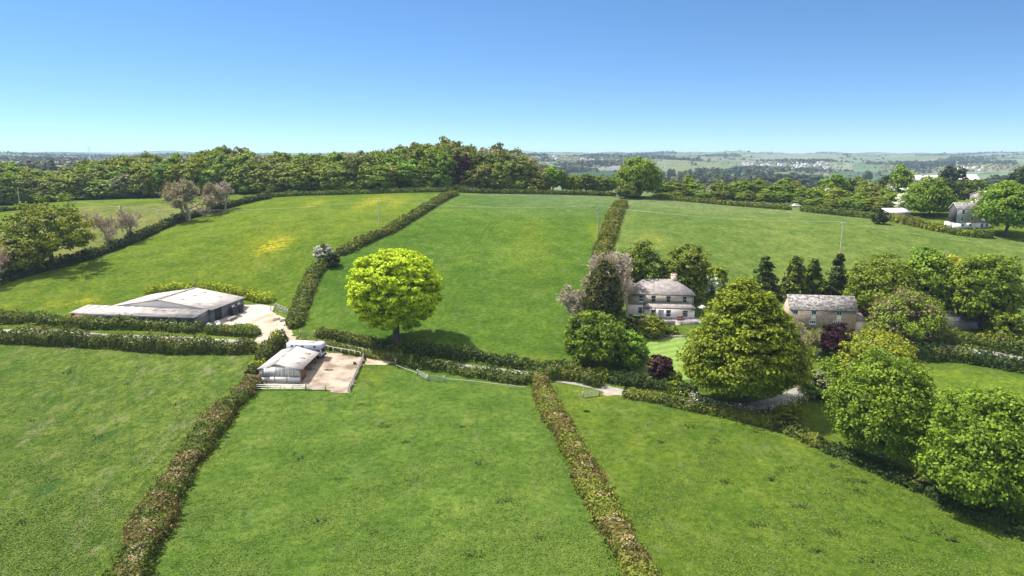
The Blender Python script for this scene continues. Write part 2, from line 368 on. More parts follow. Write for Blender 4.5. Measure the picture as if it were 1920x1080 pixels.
# paler turf towards the brow of the middle and right fields
pale = np.clip((GY - 270) / 80, 0, 1) * np.clip((430 - GY) / 60, 0, 1) * np.clip((GX + 50) / 60, 0, 1) * np.clip((200 - GX) / 60, 0, 1)
tint = tint * (1 - .45 * pale[..., None]) + .45 * pale[..., None] * np.array((.135, .165, .07))
for px, py, rx, ry, s in [(522,457,12,4,.9),(495,464,7,3,.6),(590,382,9,3,.55),(690,381,12,4,.6),(745,379,8,3,.5),(720,371,18,3,.25),(490,460,35,12,.25),(160,565,16,5,.45),(100,570,10,4,.4),(700,715,9,6,.35),(720,760,7,5,.3),(560,700,8,5,.2),(1190,830,10,8,.25),(800,1040,7,5,.3),(1120,440,9,9,.3),(1230,450,12,8,.25),(1000,450,25,20,.15)]:
    p = at(px, py); m_ = mpp(p); dep = max(.05, (CAM_H - p[2]) / p[1])
    flow += s * np.exp(-(((GX - p[0]) / (rx * m_ * 1.6)) ** 2 + ((GY - p[1]) / (ry * m_ / dep * 1.2)) ** 2)) * near
far = (GY > 430)
hid, edge, _k = far_fields(GX, GY)
pal = np.array([(.13,.18,.05),(.075,.125,.03),(.17,.205,.08),(.06,.085,.03),(.12,.18,.05),(.20,.195,.095),(.15,.20,.07),(.055,.085,.025),(.18,.205,.085),(.13,.18,.055)])
fc = pal[np.clip((hid * 10).astype(int), 0, 9)]
tint[far] = fc[far] * .78
def fpoly(*p): return [tuple((ray(px, 290)[0] / ray(px, 290)[1] * Y, Y)) for px, Y in p]
FARP = [(((1240,1760),(1395,1760),(1385,2150),(1350,2420),(1262,2420)), (.15,.175,.055)), (((1325,1760),(1442,1760),(1440,2420),(1392,2420),(1370,2150)), (.065,.125,.03)),
        (((1040,1500),(1250,1500),(1250,1900),(1040,1900)), (.040,.075,.022)), (((1250,1100),(1425,1100),(1430,1540),(1250,1540)), (.050,.09,.026)), (((1425,850),(1560,850),(1600,1200),(1425,1200)), (.11,.08,.06)),  # two darker green valley fields, then a brown one
        (((1553,2300),(1596,2300),(1604,3000),(1553,3000)), (.19,.215,.085)), (((1599,2250),(1695,2250),(1685,3000),(1607,3000)), (.10,.16,.05)), (((1560,1380),(1740,1380),(1720,2150),(1560,2150)), (.075,.125,.04)),
        (((1705,1480),(1845,1480),(1835,1900),(1700,1900)), (.66,.56,.36)), (((1690,1950),(1850,1950),(1850,2200),(1700,2200)), (.18,.215,.09)), (((1060,1950),(1200,1950),(1190,2300),(1060,2300)), (.20,.19,.12)),
        (((20,700),(120,700),(120,1050),(20,1050)), (.16,.21,.06)), (((-50,1250),(140,1250),(160,1700),(-50,1700)), (.19,.22,.10)), (((150,2300),(280,2300),(280,2900),(150,2900)), (.17,.21,.08))]
for p_, c_ in FARP:
    k = inpoly(GX, GY, fpoly(*p_)) & far; tint[k] = np.array(c_) * (1 if c_[0] > .5 else .85)
def ground_mat():
    m, t, b, out = new_mat('pasture'); co = objco(t)
    at_ = node(t, 'ShaderNodeAttribute', attribute_name='field_tint'); fl = node(t, 'ShaderNodeAttribute', attribute_name='flowers'); rg = node(t, 'ShaderNodeAttribute', attribute_name='tussock')
    c = mix(t, 1.0, at_.outputs['Color'], (1.0, 1.03, 1.6), 'MULTIPLY')
    n1 = noise(t, .022, 4, .6, co); n2 = noise(t, .16, 5, .62, co); n3 = noise(t, .9, 5, .65, co); n4 = noise(t, 5.0, 4, .7, co)
    c = mix(t, 1.0, c, ramp(t, n1, [(.32, (.74, .82, .78)), (.68, (1.24, 1.12, 1.25))]), 'MULTIPLY')
    c = mix(t, 1.0, c, ramp(t, n2, [(.3, (.66, .76, .72)), (.52, (1, 1, 1)), (.72, (1.42, 1.22, 1.4))]), 'MULTIPLY')
    c = mix(t, 1.0, c, ramp(t, n3, [(.3, (.50, .60, .55)), (.5, (1, 1, 1)), (.72, (1.45, 1.3, 1.4))]), 'MULTIPLY')
    c = mix(t, 1.0, c, ramp(t, n4, [(.28, (.45, .55, .5)), (.5, (1, 1, 1)), (.74, (1.6, 1.45, 1.6))]), 'MULTIPLY')
    # rank tussocks: pale straw patches and dark dock / nettle clumps where the sward is rough
    mpn = node(t, 'ShaderNodeMapping'); mpn.inputs['Scale'].default_value = (1, .42, 1); mpn.inputs['Rotation'].default_value = (0, 0, .62); t.links.new(co, mpn.inputs[0])
    nt_ = noise(t, .34, 7, .68, mpn.outputs[0])
    straw = math_(t, 'MULTIPLY', ramp(t, nt_, [(.54, 0.0), (.68, .75)]), rg.outputs['Fac'])
    c = mix(t, straw, c, (.175, .17, .09))
    rank = math_(t, 'MULTIPLY', ramp(t, noise(t, .75, 6, .7, mpn.outputs[0]), [(.47, 0.0), (.60, .75)]), rg.outputs['Fac'])
    c = mix(t, rank, c, (.040, .078, .014))
    speck = ramp(t, noise(t, .60, 2, .5, co), [(.655, 0.0), (.70, .65)])
    c = mix(t, speck, c, (.034, .072, .014))
    clump = ramp(t, noise(t, .21, 3, .5, mpn.outputs[0]), [(.66, 0.0), (.71, .65)])
    c = mix(t, math_(t, 'MULTIPLY', clump, math_(t, 'ADD', rg.outputs['Fac'], .15)), c, (.030, .075, .018))
    fm = math_(t, 'MULTIPLY', ramp(t, noise(t, .75, 6, .75, co), [(.44, 0.0), (.60, .8)]), fl.outputs['Fac'], True)
    c = mix(t, fm, c, (.52, .42, .02))
    t.links.new(c, b.inputs['Base Color']); b.inputs['Roughness'].default_value = .9; b.inputs['Specular IOR Level'].default_value = .0
    h = math_(t, 'ADD', math_(t, 'MULTIPLY', n3, .5), math_(t, 'MULTIPLY', n4, .5)); bump(t, b, h, 1.0, .55)
    return m
M['ground'] = ground_mat()
idx = np.arange(NR * NC).reshape(NR, NC)
gb = MB(); gb.add(np.stack((GX, GY, GZ), -1).reshape(-1, 3), np.stack((idx[:-1, :-1], idx[:-1, 1:], idx[1:, 1:], idx[1:, :-1]), -1).reshape(-1, 4))
ground = tag(gb.build('ground', M['ground'], smooth=True), kind='structure')
ca = ground.data.attributes.new('field_tint', 'FLOAT_COLOR', 'POINT'); ca.data.foreach_set('color', np.concatenate((tint, np.ones((NR, NC, 1))), -1).ravel().astype(np.float32))
for nm, arr in (('flowers', flow), ('tussock', np.where(far, .1, roughm))):
    a_ = ground.data.attributes.new(nm, 'FLOAT', 'POINT'); a_.data.foreach_set('value', arr.ravel().astype(np.float32))

# ------------------------------------------------------------------ draped sheets: lane, yards, lawn
def catmull(P, step):
    P = [np.asarray(p, float) for p in P]; Q = [2 * P[0] - P[1]] + P + [2 * P[-1] - P[-2]]; out = []
    for i in range(1, len(Q) - 2):
        n = max(1, int(np.linalg.norm(Q[i + 1] - Q[i]) / step))
        for k in range(n):
            t = k / n; p0, p1, p2, p3 = Q[i - 1], Q[i], Q[i + 1], Q[i + 2]
            out.append(.5 * ((2 * p1) + (-p0 + p2) * t + (2 * p0 - 5 * p1 + 4 * p2 - p3) * t * t + (-p0 + 3 * p1 - 3 * p2 + p3) * t ** 3))
    out.append(P[-1]); return np.array(out)
def strip(name, pts, width, mat, dz=.04, step=2.0):
    P = catmull([p[:2] for p in pts], step); T = np.gradient(P, axis=0); T /= np.linalg.norm(T, axis=1)[:, None] + 1e-9; N = np.stack((-T[:, 1], T[:, 0]), -1)
    k = 5; V = []
    for j in range(k):
        q = P + N * width * (j / (k - 1) - .5); V.append(np.stack((q[:, 0], q[:, 1], g(q[:, 0], q[:, 1]) + dz), -1))
    V = np.stack(V, 1).reshape(-1, 3); ii = np.arange(len(P) * k).reshape(len(P), k)
    m = MB(); m.add(V, np.stack((ii[:-1, :-1], ii[1:, :-1], ii[1:, 1:], ii[:-1, 1:]), -1).reshape(-1, 4)[:, ::-1])
    return tag(m.build(name, mat), kind='structure')
def sheet(name, pts, mat, dz=.05, jit=.35, seed=1):
    rs = random.Random(seed); loop = []
    pts = [np.asarray(p[:2], float) for p in pts]
    for i, p in enumerate(pts):
        q = pts[(i + 1) % len(pts)]; n = max(1, int(np.linalg.norm(q - p) / 1.2))
        for k in range(n):
            c = p + (q - p) * k / n; loop.append((c[0] + rs.uniform(-jit, jit), c[1] + rs.uniform(-jit, jit)))
    bm = bmesh.new(); vs = [bm.verts.new((x, y, 0)) for x, y in loop]; bm.faces.new(vs); bmesh.ops.triangulate(bm, faces=bm.faces[:])
    for _ in range(3):
        e = [e for e in bm.edges if e.calc_length() > 2.5]
        if e: bmesh.ops.subdivide_edges(bm, edges=e, cuts=1); bmesh.ops.triangulate(bm, faces=bm.faces[:])
    bm.normal_update()
    for f in bm.faces:
        if f.normal.z < 0: f.normal_flip()
    xy = np.array([(v.co.x, v.co.y) for v in bm.verts]); z = g(xy[:, 0], xy[:, 1])
    for v, h in zip(bm.verts, z): v.co.z = h + dz
    me = bpy.data.meshes.new(name); bm.to_mesh(me); bm.free(); me.materials.append(mat)
    return tag(link(bpy.data.objects.new(name, me)), kind='structure')
def A(*pts): return [at(*p) for p in pts]
lane_px = [(-200,615),(0,623),(200,631),(380,638),(470,641),(545,637),(620,648),(700,663),(800,679),(900,693),(1000,704),(1090,718),(1130,728),(1165,736),(1250,750),(1330,762),(1400,764),(1460,752),(1510,730),(1570,700),(1650,672),(1720,656),(1770,652),(1850,662),(1960,678)]
strip('lane', A(*lane_px), 3.4, M['tarmac'], .05)
sheet('farm_track', A((508,584),(536,598),(545,612),(548,630),(585,644),(540,648),(500,652),(478,640),(490,618),(470,606),(440,606)), M['track'], .07)
sheet('concrete_apron', A((452,572),(490,571),(514,575),(510,586),(480,600),(460,607),(395,612),(400,600)), M['concrete'], .09, .1)
sheet('stable_yard', A((604,660),(640,664),(684,671),(672,702),(652,736),(630,739),(606,731),(520,728),(480,716),(520,660)), M['dirt'], .07, .7)
sheet('bare_earth', A((690,668),(730,672),(742,682),(710,684),(688,684)), M['track'], .05, .5)
sheet('gateway_earth', A((1132,731),(1164,737),(1156,742),(1126,740)), M['dirt'], .06, .5)
M['worn'] = rough_mat('worn_grass', (.035, .062, .010), (.060, .095, .012), 1.0, .95, bumps=0, spec=0)
for q_ in (((936,413),(915,424),(904,440),(898,456)), ((880,428),(862,440),(848,447)), ((950,410),(930,420),(917,434))): strip('wheel_track', A(*q_), .45, M['worn'], .04)
def lawn_mat():
    m, t, b, out = new_mat('mown_lawn'); co = objco(t)
    w = node(t, 'ShaderNodeTexWave'); w.inputs['Scale'].default_value = .12; w.inputs['Distortion'].default_value = 1.2; w.inputs['Detail'].default_value = 2
    mpn = node(t, 'ShaderNodeMapping'); mpn.inputs['Rotation'].default_value = (0, 0, 1.2); t.links.new(co, mpn.inputs[0]); t.links.new(mpn.outputs[0], w.inputs['Vector'])
    c = ramp(t, w.outputs['Fac'], [(.3, (.10, .175, .02)), (.7, (.145, .21, .03))])
    c = mix(t, 1.0, c, ramp(t, noise(t, 1.5, 5, .6, co), [(.3, .75), (.7, 1.2)]), 'MULTIPLY')
    t.links.new(c, b.inputs['Base Color']); b.inputs['Roughness'].default_value = .9
    return m
sheet('lawn', A((1195,630),(1250,633),(1300,634),(1310,680),(1300,712),(1250,716),(1195,700),(1170,690)), lawn_mat(), .06)
sheet('garden_drive', A((1590,612),(1660,612),(1720,640),(1730,655),(1690,660),(1610,640)), M['track'], .05)

# ------------------------------------------------------------------ plants
def unit(v): return v / (np.linalg.norm(v, axis=-1, keepdims=True) + 1e-9)
def cards(C, Nn, size, rng, jit=.7, slim=.62):
    """Leaf sprays: one kite-shaped face each, centred at C, facing roughly along Nn."""
    n = len(C); nn = unit(Nn + jit * rng.normal(size=(n, 3))); t = unit(np.cross(nn, rng.normal(size=(n, 3)))); b = np.cross(nn, t)
    s = (size * rng.uniform(.6, 1.35, n))[:, None]
    V = np.stack((C + t * s, C + b * s * slim + t * s * .15, C - t * s * .9, C - b * s * slim + t * s * .1), 1)
    return V.reshape(-1, 3), np.arange(n * 4).reshape(n, 4)
def sphere_dirs(n, rng, zmin=-.75):
    d = unit(rng.normal(size=(n * 4, 3))); d = d[d[:, 2] > zmin]; return d[:n]
def lobes(d, rng, k=14, amp=.2):
    c = sphere_dirs(k, rng, -.6); w = rng.uniform(-.8, 1, k)
    return 1 + amp * (np.exp(7 * (d @ c.T - 1)) @ w)
def crown(mb, W, H, z0, rng, ncl=160, per=40, leaf=.4, flat=.6, shape='round', amp=.22, inner=.25, up=.5, clump=None, mi=0, zmin=-.8, squash=1.0):
    """Foliage as many leaf clumps spread through the outer part of a lobed crown between z0 and H."""
    rz = (H - z0) / 2; rx = W / 2
    if shape == 'cone':
        CC, DD = [], []
        for k in range(15):
            u = (k + rng.uniform(-.3, .3)) / 14.5; nb = max(2, int(9 * (1 - u)) + 2)
            for th in rng.uniform(0, 2 * math.pi, nb):
                L = rx * max(.06, (1 - u)) ** .62 * rng.uniform(.65, 1.2)
                for q in np.linspace(.3, 1, 4): CC.append((L * q * math.cos(th), L * q * math.sin(th), z0 + u * (H - z0) - .28 * L * q * q + .1 * L)); DD.append((math.cos(th), math.sin(th), .6))
        CC += [(0, 0, H - .03 * H), (0, 0, H - .08 * H)]; DD += [(0, 0, 1)] * 2
        C, D = np.array(CC), unit(np.array(DD)); per = per * .55; clump = .075 * (W + H) / 2
    else:
        d = sphere_dirs(ncl, rng, zmin); ncl = len(d); f = lobes(d, rng, amp=amp)
        rad = f * np.where(rng.random(ncl) < inner, rng.uniform(.35, .75, ncl), rng.uniform(.80, .98, ncl))
        e = d.copy()
        if shape == 'tent': d = d.copy(); k_ = 1 - .22 * np.clip(d[:, 2], 0, 1); e[:, 0] *= k_; e[:, 1] *= k_
        if shape in ('dome', 'tent'):      # widest low down, rounded top
            e[:, 2] = np.where(d[:, 2] < 0, d[:, 2] * .55, d[:, 2]); zc = z0 + (H - z0) * .36; rr = np.where(d[:, 2] < 0, (H - z0) * .36 / .55, (H - z0) * .64)
        elif shape == 'egg': zc = z0 + (H - z0) * .45; rr = np.where(d[:, 2] < 0, (H - z0) * .45, (H - z0) * .55)
        else: zc = z0 + rz; rr = np.full(ncl, rz)
        C = np.stack((e[:, 0] * rx * rad, e[:, 1] * rx * rad, zc + e[:, 2] * rr * rad), -1); D = d
    cr = clump if clump else .11 * (W + H - z0) / 2
    k = rng.poisson(per, len(C)); ci = np.repeat(np.arange(len(C)), k); n = len(ci)
    q = unit(rng.normal(size=(n, 3))) * (rng.random(n) ** .45)[:, None]; sc_ = rng.uniform(.45, 1.6, len(C))[ci][:, None] * cr
    off = q * sc_ * np.array((1, 1, flat)); 
    P = C[ci] + off; Nn = q * .8 + D[ci] * .7 + np.array((0, 0, up))
    P[:, 2] = np.maximum(P[:, 2], .15)
    V, F = cards(P, Nn, leaf, rng); mb.add(V, F, mi)
    return C
def limbs(mb, H, W, z0, C, rng, r0, n=8, stem=.75, lean=0.0):
    top = z0 + (H - z0) * (stem - .15)
    P = np.array([(0, 0, -.4), (0, 0, z0 * .5 + .2), (rng.normal(0, .15), rng.normal(0, .15), z0 + .1 * (H - z0)), (rng.normal(0, .3), rng.normal(0, .3), top)])
    mb.tube(P, [r0 * 1.45, r0, r0 * .85, r0 * .28], 8)
    for c in C[rng.permutation(len(C))[:n]]:
        h = z0 + rng.uniform(0, .35) * (H - z0); h = min(h, c[2] - .1) if c[2] > z0 else z0 * .8
        s = np.array((0, 0, h)); m_ = s * .5 + c * .5 + np.array((0, 0, -.05 * H * rng.random()))
        mb.tube(np.array([s, m_, c]), [r0 * .5, r0 * .28, r0 * .08], 5)
def bare(mb, H, W, z0, rng, r0, levels=5, stems=1, up=.25, rmin=.028, spread=.75):
    segs = []
    def grow(p, d, L, r, lv):
        q = p + d * L; m_ = (p + q) / 2 + rng.normal(0, .06 * L, 3)
        mb.tube(np.array([p, m_, q]), [r, r * .85, max(rmin, r * .62)], 6 if lv > 2 else 3)
        if lv == 0: return
        for k in range(3 if lv > 3 else 4 if lv > 1 else 5):
            nd = unit(d + spread * rng.normal(size=3) + np.array((0, 0, up))); t = rng.uniform(.45, 1)
            grow(p + (q - p) * t, nd, L * rng.uniform(.55, .8), max(rmin, r * rng.uniform(.4, .6)), lv - 1)
    for s in range(stems):
        d = unit(np.array((rng.normal(0, .28), rng.normal(0, .28), 1))) if stems > 1 else np.array((0.02, 0, 1.0))
        o = np.array((rng.normal(0, .4), rng.normal(0, .4), -.3)) if stems > 1 else np.array((0, 0, -.3))
        grow(o, d, z0 + .3 if stems == 1 else H * .33, r0, levels)
def fit(mb, H, W):
    """scale what was grown so that it is H tall and W wide."""
    V = np.concatenate(mb.v); h = V[:, 2].max(); w = 2 * np.percentile(np.hypot(V[:, 0], V[:, 1]), 99)
    for v in mb.v: v *= np.array((W / w, W / w, H / h))
def tree(name, label, p, H, W, leafk, seed, z0=.15, shape='round', ncl=200, per=42, leaf=.42, flat=.55, group=None, cat='tree', bark='bark', amp=.22, up=.5, rz=0.0, stem=.75, tw=.028, inner=.25, clump=None, zmin=-.8, extra=None):
    rng = np.random.default_rng(seed); t = thing(name, label, cat, p, rz, group)
    mb = MB(); C = crown(mb, W, H, z0 * H, rng, ncl, per, leaf, flat, shape, amp, inner, up, clump, zmin=zmin)
    mats = [M['l_' + leafk]]
    if extra:
        mats.append(M['l_' + extra[0]]); crown(mb, W, H, z0 * H, rng, int(ncl * extra[1]), per, leaf, flat, shape, amp, .0, up, clump, mi=1, zmin=max(zmin, -.3))
    mb.build('crown', mats, t)
    tb = MB(); limbs(tb, H, W, z0 * H, C, rng, max(.12, tw * H), stem=stem); tb.build('trunk', M[bark], t, True)
    return t
def bare_tree(name, label, p, H, W, seed, mat='twig', stems=1, group=None, cat='tree', rmin=.03, leafk=None, levels=5, r0=None, up=.2, nleaf=900, leaf=.22, twigs=0):
    rng = np.random.default_rng(seed); t = thing(name, label, cat, p, 0, group); mb = MB()
    bare(mb, H, W, H * .22, rng, r0 or .03 * H, levels, stems, up, rmin); fit(mb, H, W)
    mb.build('branches', M[mat], t, True)
    if mat == 'twig' or twigs:
        V = np.concatenate(mb.v); V = V[V[:, 2] > H * .35]; lb = MB(); k = V[rng.integers(0, len(V), twigs or 2600)]
        lb.add(*cards(k + rng.normal(0, .25, k.shape), rng.normal(size=k.shape), .034 * H, rng, 1.0, .13)); lb.build('twig_spray', M['l_twig'], t)
    if leafk:
        V = np.concatenate(mb.v); V = V[V[:, 2] > H * .3]; lb = MB(); k = V[rng.integers(0, len(V), nleaf)]
        lb.add(*cards(k + rng.normal(0, .15, k.shape), rng.normal(size=k.shape) + np.array((0, 0, .5)), leaf, rng)); lb.build('foliage', M['l_' + leafk], t)
    return t
def sized(px, base, top, wpx, Y=None):
    """Where a tree stands, how tall and how wide it is, from its outline in the photograph."""
    p = at(px, base) if Y is None else atY(px, Y); s = mpp(p)
    if Y is not None: base = 540 + FPX * math.tan(math.atan((CAM_H - p[2]) / p[1]) - PITCH)
    return p, max(1.0, (base - top) * s * 1.0), wpx * s
# hedges
def hedge(name, label, pts, w, h, dens=16, leaf=.22, leafk='hedge', top=None, topfrac=0.0, seed=0, wild=.18, cat='hedge', group=None, extra=None, step=.8, shape=.55, blot=None):
    rng = np.random.default_rng(seed + 100); P = catmull([np.asarray(p)[:2] for p in pts], step)
    T = np.gradient(P, axis=0); T = unit(T); N = np.stack((-T[:, 1], T[:, 0]), -1); L = np.concatenate(([0], np.cumsum(np.linalg.norm(np.diff(P, axis=0), axis=1)))); Z = g(P[:, 0], P[:, 1])
    base = np.array((*P[0], Z[0])); ph = rng.uniform(0, 6.28, 8)
    def wob(s, k): return 1 + wild * (np.sin(s * .55 + ph[k]) * .5 + np.sin(s * .21 + ph[k + 1]) * .6 + np.sin(s * 1.4 + ph[k + 2]) * .35)
    mb = MB()
    # dense inside that keeps the light out
    prof = [(-.42, -.1), (-.42, .38), (-.30, .64), (0, .72), (.30, .64), (.42, .38), (.42, -.1)]; k = len(prof)
    hw = wob(L, 0); hh = wob(L, 3); ek_ = .12 + .88 * np.clip(np.minimum(L, L[-1] - L) / (w * .7), 0, 1) ** .6; hwc, hhc = hw * ek_, hh * ek_; V = np.stack([np.stack((P[:, 0] + N[:, 0] * a * w * hwc, P[:, 1] + N[:, 1] * a * w * hwc, Z + b * h * hhc), -1) for a, b in prof], 1)
    ii = np.arange(len(P) * k).reshape(len(P), k)
    mb.add(V.reshape(-1, 3) - base, np.stack((ii[:-1, :-1], ii[1:, :-1], ii[1:, 1:], ii[:-1, 1:]), -1).reshape(-1, 4), 0)
    mb.add((V.reshape(-1, 3) - base)[[*ii[0]]], [tuple(range(k))], 0); mb.add((V.reshape(-1, 3) - base)[[*ii[-1]]], [tuple(range(k))[::-1]], 0)
    n = int(L[-1] * (w + 2 * h) * dens); s = rng.uniform(0, L[-1], n); uf = np.linspace(0, math.pi, 400); ax = np.sign(np.cos(uf)) * abs(np.cos(uf)) ** shape * w * .5; az = np.sin(uf) ** shape * h
    arc = np.concatenate(([0], np.cumsum(np.hypot(np.diff(ax), np.diff(az))))); u = np.interp(rng.uniform(0, arc[-1], n), arc, uf)
    lump = 1 + .16 * np.sin(s * 2.3 + 3 * np.sin(u * 2 + s * .7)) + .10 * np.sin(s * 4.1 + u * 5)
    rr = rng.uniform(.84, 1.04, n) * lump
    cx = np.sign(np.cos(u)) * abs(np.cos(u)) ** shape * w * .5 * np.interp(s, L, hw) * rr; cz = np.clip(np.sin(u), 0, 1) ** shape * h * np.interp(s, L, hh) * rr
    px_ = np.interp(s, L, P[:, 0]); py_ = np.interp(s, L, P[:, 1]); nx = np.interp(s, L, N[:, 0]); ny = np.interp(s, L, N[:, 1]); z_ = np.interp(s, L, Z)
    # ends of the hedge are rounded off
    endk = np.minimum(s, L[-1] - s) / (w * .5); e_ = np.clip(endk, 0, 1) ** .5; cx *= .35 + .65 * e_; cz *= .6 + .4 * e_
    C = np.stack((px_ + nx * cx, py_ + ny * cx, z_ + cz + .05), -1) - base
    cu = np.sign(np.cos(u)) * abs(np.cos(u)) ** 1.6; D = np.stack((nx * cu, ny * cu, np.sin(u) ** 1.2 + .2), -1)
    V4, F4 = cards(C, D, leaf, rng, .75); mi = np.zeros(n, int)
    mats = [M['l_' + leafk]]
    if extra:
        mats.append(M['l_' + extra[0]]); pn = np.sin(s * .35 + ph[6]) + .7 * np.sin(s * .83 + ph[7]) + .6 * np.sin(u * 2 + s * .3)
        mi[(pn > 1.3 - 2.2 * extra[1]) & (rng.random(n) < .8)] = 1
    if top:
        mats.append(M['l_' + top]); tn = np.sin(s * .9 + ph[2]) + .7 * np.sin(s * 2.1 + ph[5]) + .5 * np.sin(s * .31 + ph[1])
        mi[(abs(cx / w + .05) < .26) & (tn > .3) & (rng.random(n) < topfrac)] = len(mats) - 1
    mb.add(V4, F4, 0); mb.q[-1] = (mb.q[-1][0], mi)
    if dens >= 14:      # long grass left standing at the foot of the hedge
        nf = int(L[-1] * 16); sf = rng.uniform(0, L[-1], nf); sd_ = np.sign(rng.normal(size=nf)) * (w * .5 + rng.normal(0, .28, nf)); mats.append(M['l_turf'])
        xf = np.interp(sf, L, P[:, 0]) + np.interp(sf, L, N[:, 0]) * sd_; yf = np.interp(sf, L, P[:, 1]) + np.interp(sf, L, N[:, 1]) * sd_; zf = np.interp(sf, L, Z) + rng.uniform(.02, .38, nf)
        mb.add(*cards(np.stack((xf, yf, zf), -1) - base, np.tile((0, 0, 1.0), (nf, 1)), leaf * .9, rng, .8), len(mats) - 1)
    o = mb.build(name, mats); o.location = base
    return tag(o, label, cat, group)

# hedges of the near fields
hedge('hedge', 'straggly hedge with straw coloured twiggy top beside the rough field at lower left', A((160,1260),(243,1088),(282,1000),(326,915),(368,850),(412,788),(450,748),(482,716)), 4.0, 2.1, 30, .19, 'hedge', 'straw', .5, 1, .30, extra=('hedge_brown', .62))
hedge('hedge', 'leafy bright hedge along the far side of the small open barn', A((470,716),(488,690),(508,664),(530,641)), 2.8, 2.9, 24, .26, 'hedge', None, 0, 2, .22, extra=('hedge_yellow', .25))
hedge('hedge', 'hedge with pale dead patches on top dividing the two near fields, lower centre', A((1266,1220),(1204,1095),(1178,1050),(1120,935),(1065,830),(1030,765),(1008,716)), 3.7, 1.9, 30, .19, 'hedge_olive', 'straw', .6, 3, .24, extra=('hedge_brown', .55))
hedge('hedge', 'clipped hedge in front of the long low barn, north side of the lane', A((-140,590),(0,604),(120,609),(250,615),(378,623)), 3.2, 2.4, 17, .27, 'hedge', None, 0, 4, .16, extra=('hedge_olive', .35))
hedge('hedge', 'short clipped hedge between the barn apron and the lane junction', A((386,624),(440,627),(486,631)), 2.9, 2.3, 20, .25, 'hedge', None, 0, 5, .1, extra=('hedge_olive', .3))
hedge('hedge', 'lumpy hedge on the near side of the lane above the rough left field', A((-140,624),(0,640),(120,645),(220,651),(300,658),(400,661),(481,660)), 3.4, 3.2, 17, .27, 'hedge', None, 0, 6, .28, extra=('hedge_olive', .4))
hedge('hedge', 'clipped hedge above the lane from the field gate to the lone bright tree', A((594,630),(640,637),(690,648),(722,655)), 2.6, 2.0, 20, .25, 'hedge', None, 0, 7, .1, extra=('hedge_olive', .5))
hedge('hedge', 'long low hedge behind the yard rails on the near side of the lane', A((556,642),(620,652),(690,667),(760,678),(812,686)), 2.4, 1.3, 20, .24, 'hedge_olive', None, 0, 8, .12, extra=('hedge', .35))
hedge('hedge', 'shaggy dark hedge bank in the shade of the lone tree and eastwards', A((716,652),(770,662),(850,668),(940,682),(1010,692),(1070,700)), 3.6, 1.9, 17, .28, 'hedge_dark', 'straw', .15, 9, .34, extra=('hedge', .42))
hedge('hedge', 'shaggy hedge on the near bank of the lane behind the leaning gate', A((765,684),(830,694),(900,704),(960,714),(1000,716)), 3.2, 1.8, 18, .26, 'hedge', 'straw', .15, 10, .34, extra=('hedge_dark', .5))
hedge('hedge', 'hedge loop behind the metal gate with a straw coloured crown', A((1000,716),(1040,709),(1085,713),(1128,727)), 2.8, 2.5, 22, .23, 'hedge', 'straw', .5, 11, .15, extra=('hedge_olive', .4))
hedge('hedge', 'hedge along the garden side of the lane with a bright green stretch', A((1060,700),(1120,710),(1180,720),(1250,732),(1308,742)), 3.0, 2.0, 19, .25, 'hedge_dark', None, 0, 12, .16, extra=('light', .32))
hedge('hedge', 'hedge curving from the lane gateway round the top of the near right field', A((1168,742),(1230,752),(1300,768),(1370,782),(1440,797),(1500,820),(1548,842)), 2.5, 1.6, 22, .23, 'hedge_olive', None, 0, 13, .15, extra=('hedge_dark', .45))
hedge('hedge', 'broad hedge below the slate outbuilding at the right edge', A((1728,640),(1780,640),(1850,650),(1930,668),(2010,680)), 4.2, 2.6, 15, .3, 'hedge', None, 0, 14, .3, extra=('hedge_olive', .45))
hedge('hedge', 'low dark hedge between the lane and the small paddock at the right edge', A((1690,674),(1760,673),(1830,680),(1920,696),(2010,710)), 3.2, 2.9, 18, .26, 'hedge_dark', None, 0, 15, .2, extra=('hedge_olive', .45))
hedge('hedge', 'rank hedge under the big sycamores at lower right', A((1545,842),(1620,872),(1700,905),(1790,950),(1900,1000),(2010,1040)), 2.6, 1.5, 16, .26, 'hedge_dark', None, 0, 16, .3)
# hedges of the hill fields
hedge('hedge', 'bright yellow green clipped hedge behind the long low barn', A((274,553),(300,548),(380,547),(440,553),(512,566)), 3.0, 2.4, 14, .3, 'hedge_yellow', None, 0, 20, .1, extra=('light', .3))
hedge('hedge', 'wide clipped hedge climbing from the track to the crest, left of the lone tree', A((553,617),(562,585),(574,553),(588,520),(606,500)), 4.4, 2.3, 11, .33, 'hedge', None, 0, 21, .12, extra=('hedge_olive', .5))
hedge('hedge', 'clipped hedge running diagonally up to the crest above the white flowering bush', A((634,480),(665,464),(700,448),(735,432),(770,411),(808,388),(832,374),(852,365)), 4.6, 2.2, 8, .38, 'hedge', None, 0, 22, .14, extra=('hedge_olive', .5))
hedge('hedge', 'broad olive hedge between the middle and right hill fields, beside the crossarm pole', A((1122,492),(1130,470),(1140,445),(1148,420),(1156,398),(1166,384)), 5.6, 2.2, 9, .36, 'hedge_olive', None, 0, 23, .1, extra=('hedge', .35))
hedge('hedge', 'dark hedge sloping down the left from the wood to the flowering tree', A((-160,570),(-60,548),(0,531),(80,508),(180,480),(260,449),(330,418),(400,397),(470,379),(505,372)), 4.2, 2.6, 7, .42, 'hedge_dark', None, 0, 24, .2, extra=('hedge', .25))
crest = 'clipped hedges along the crest'
hedge('hedge', 'low clipped hedge along the brow under the wood, left part', [atY(x, y) for x, y in ((505,349),(560,353),(640,355),(735,356),(852,357))], 3.2, 2.0, 8, .42, 'hedge', None, 0, 25, .08, group=crest, extra=('hedge_olive', .3))
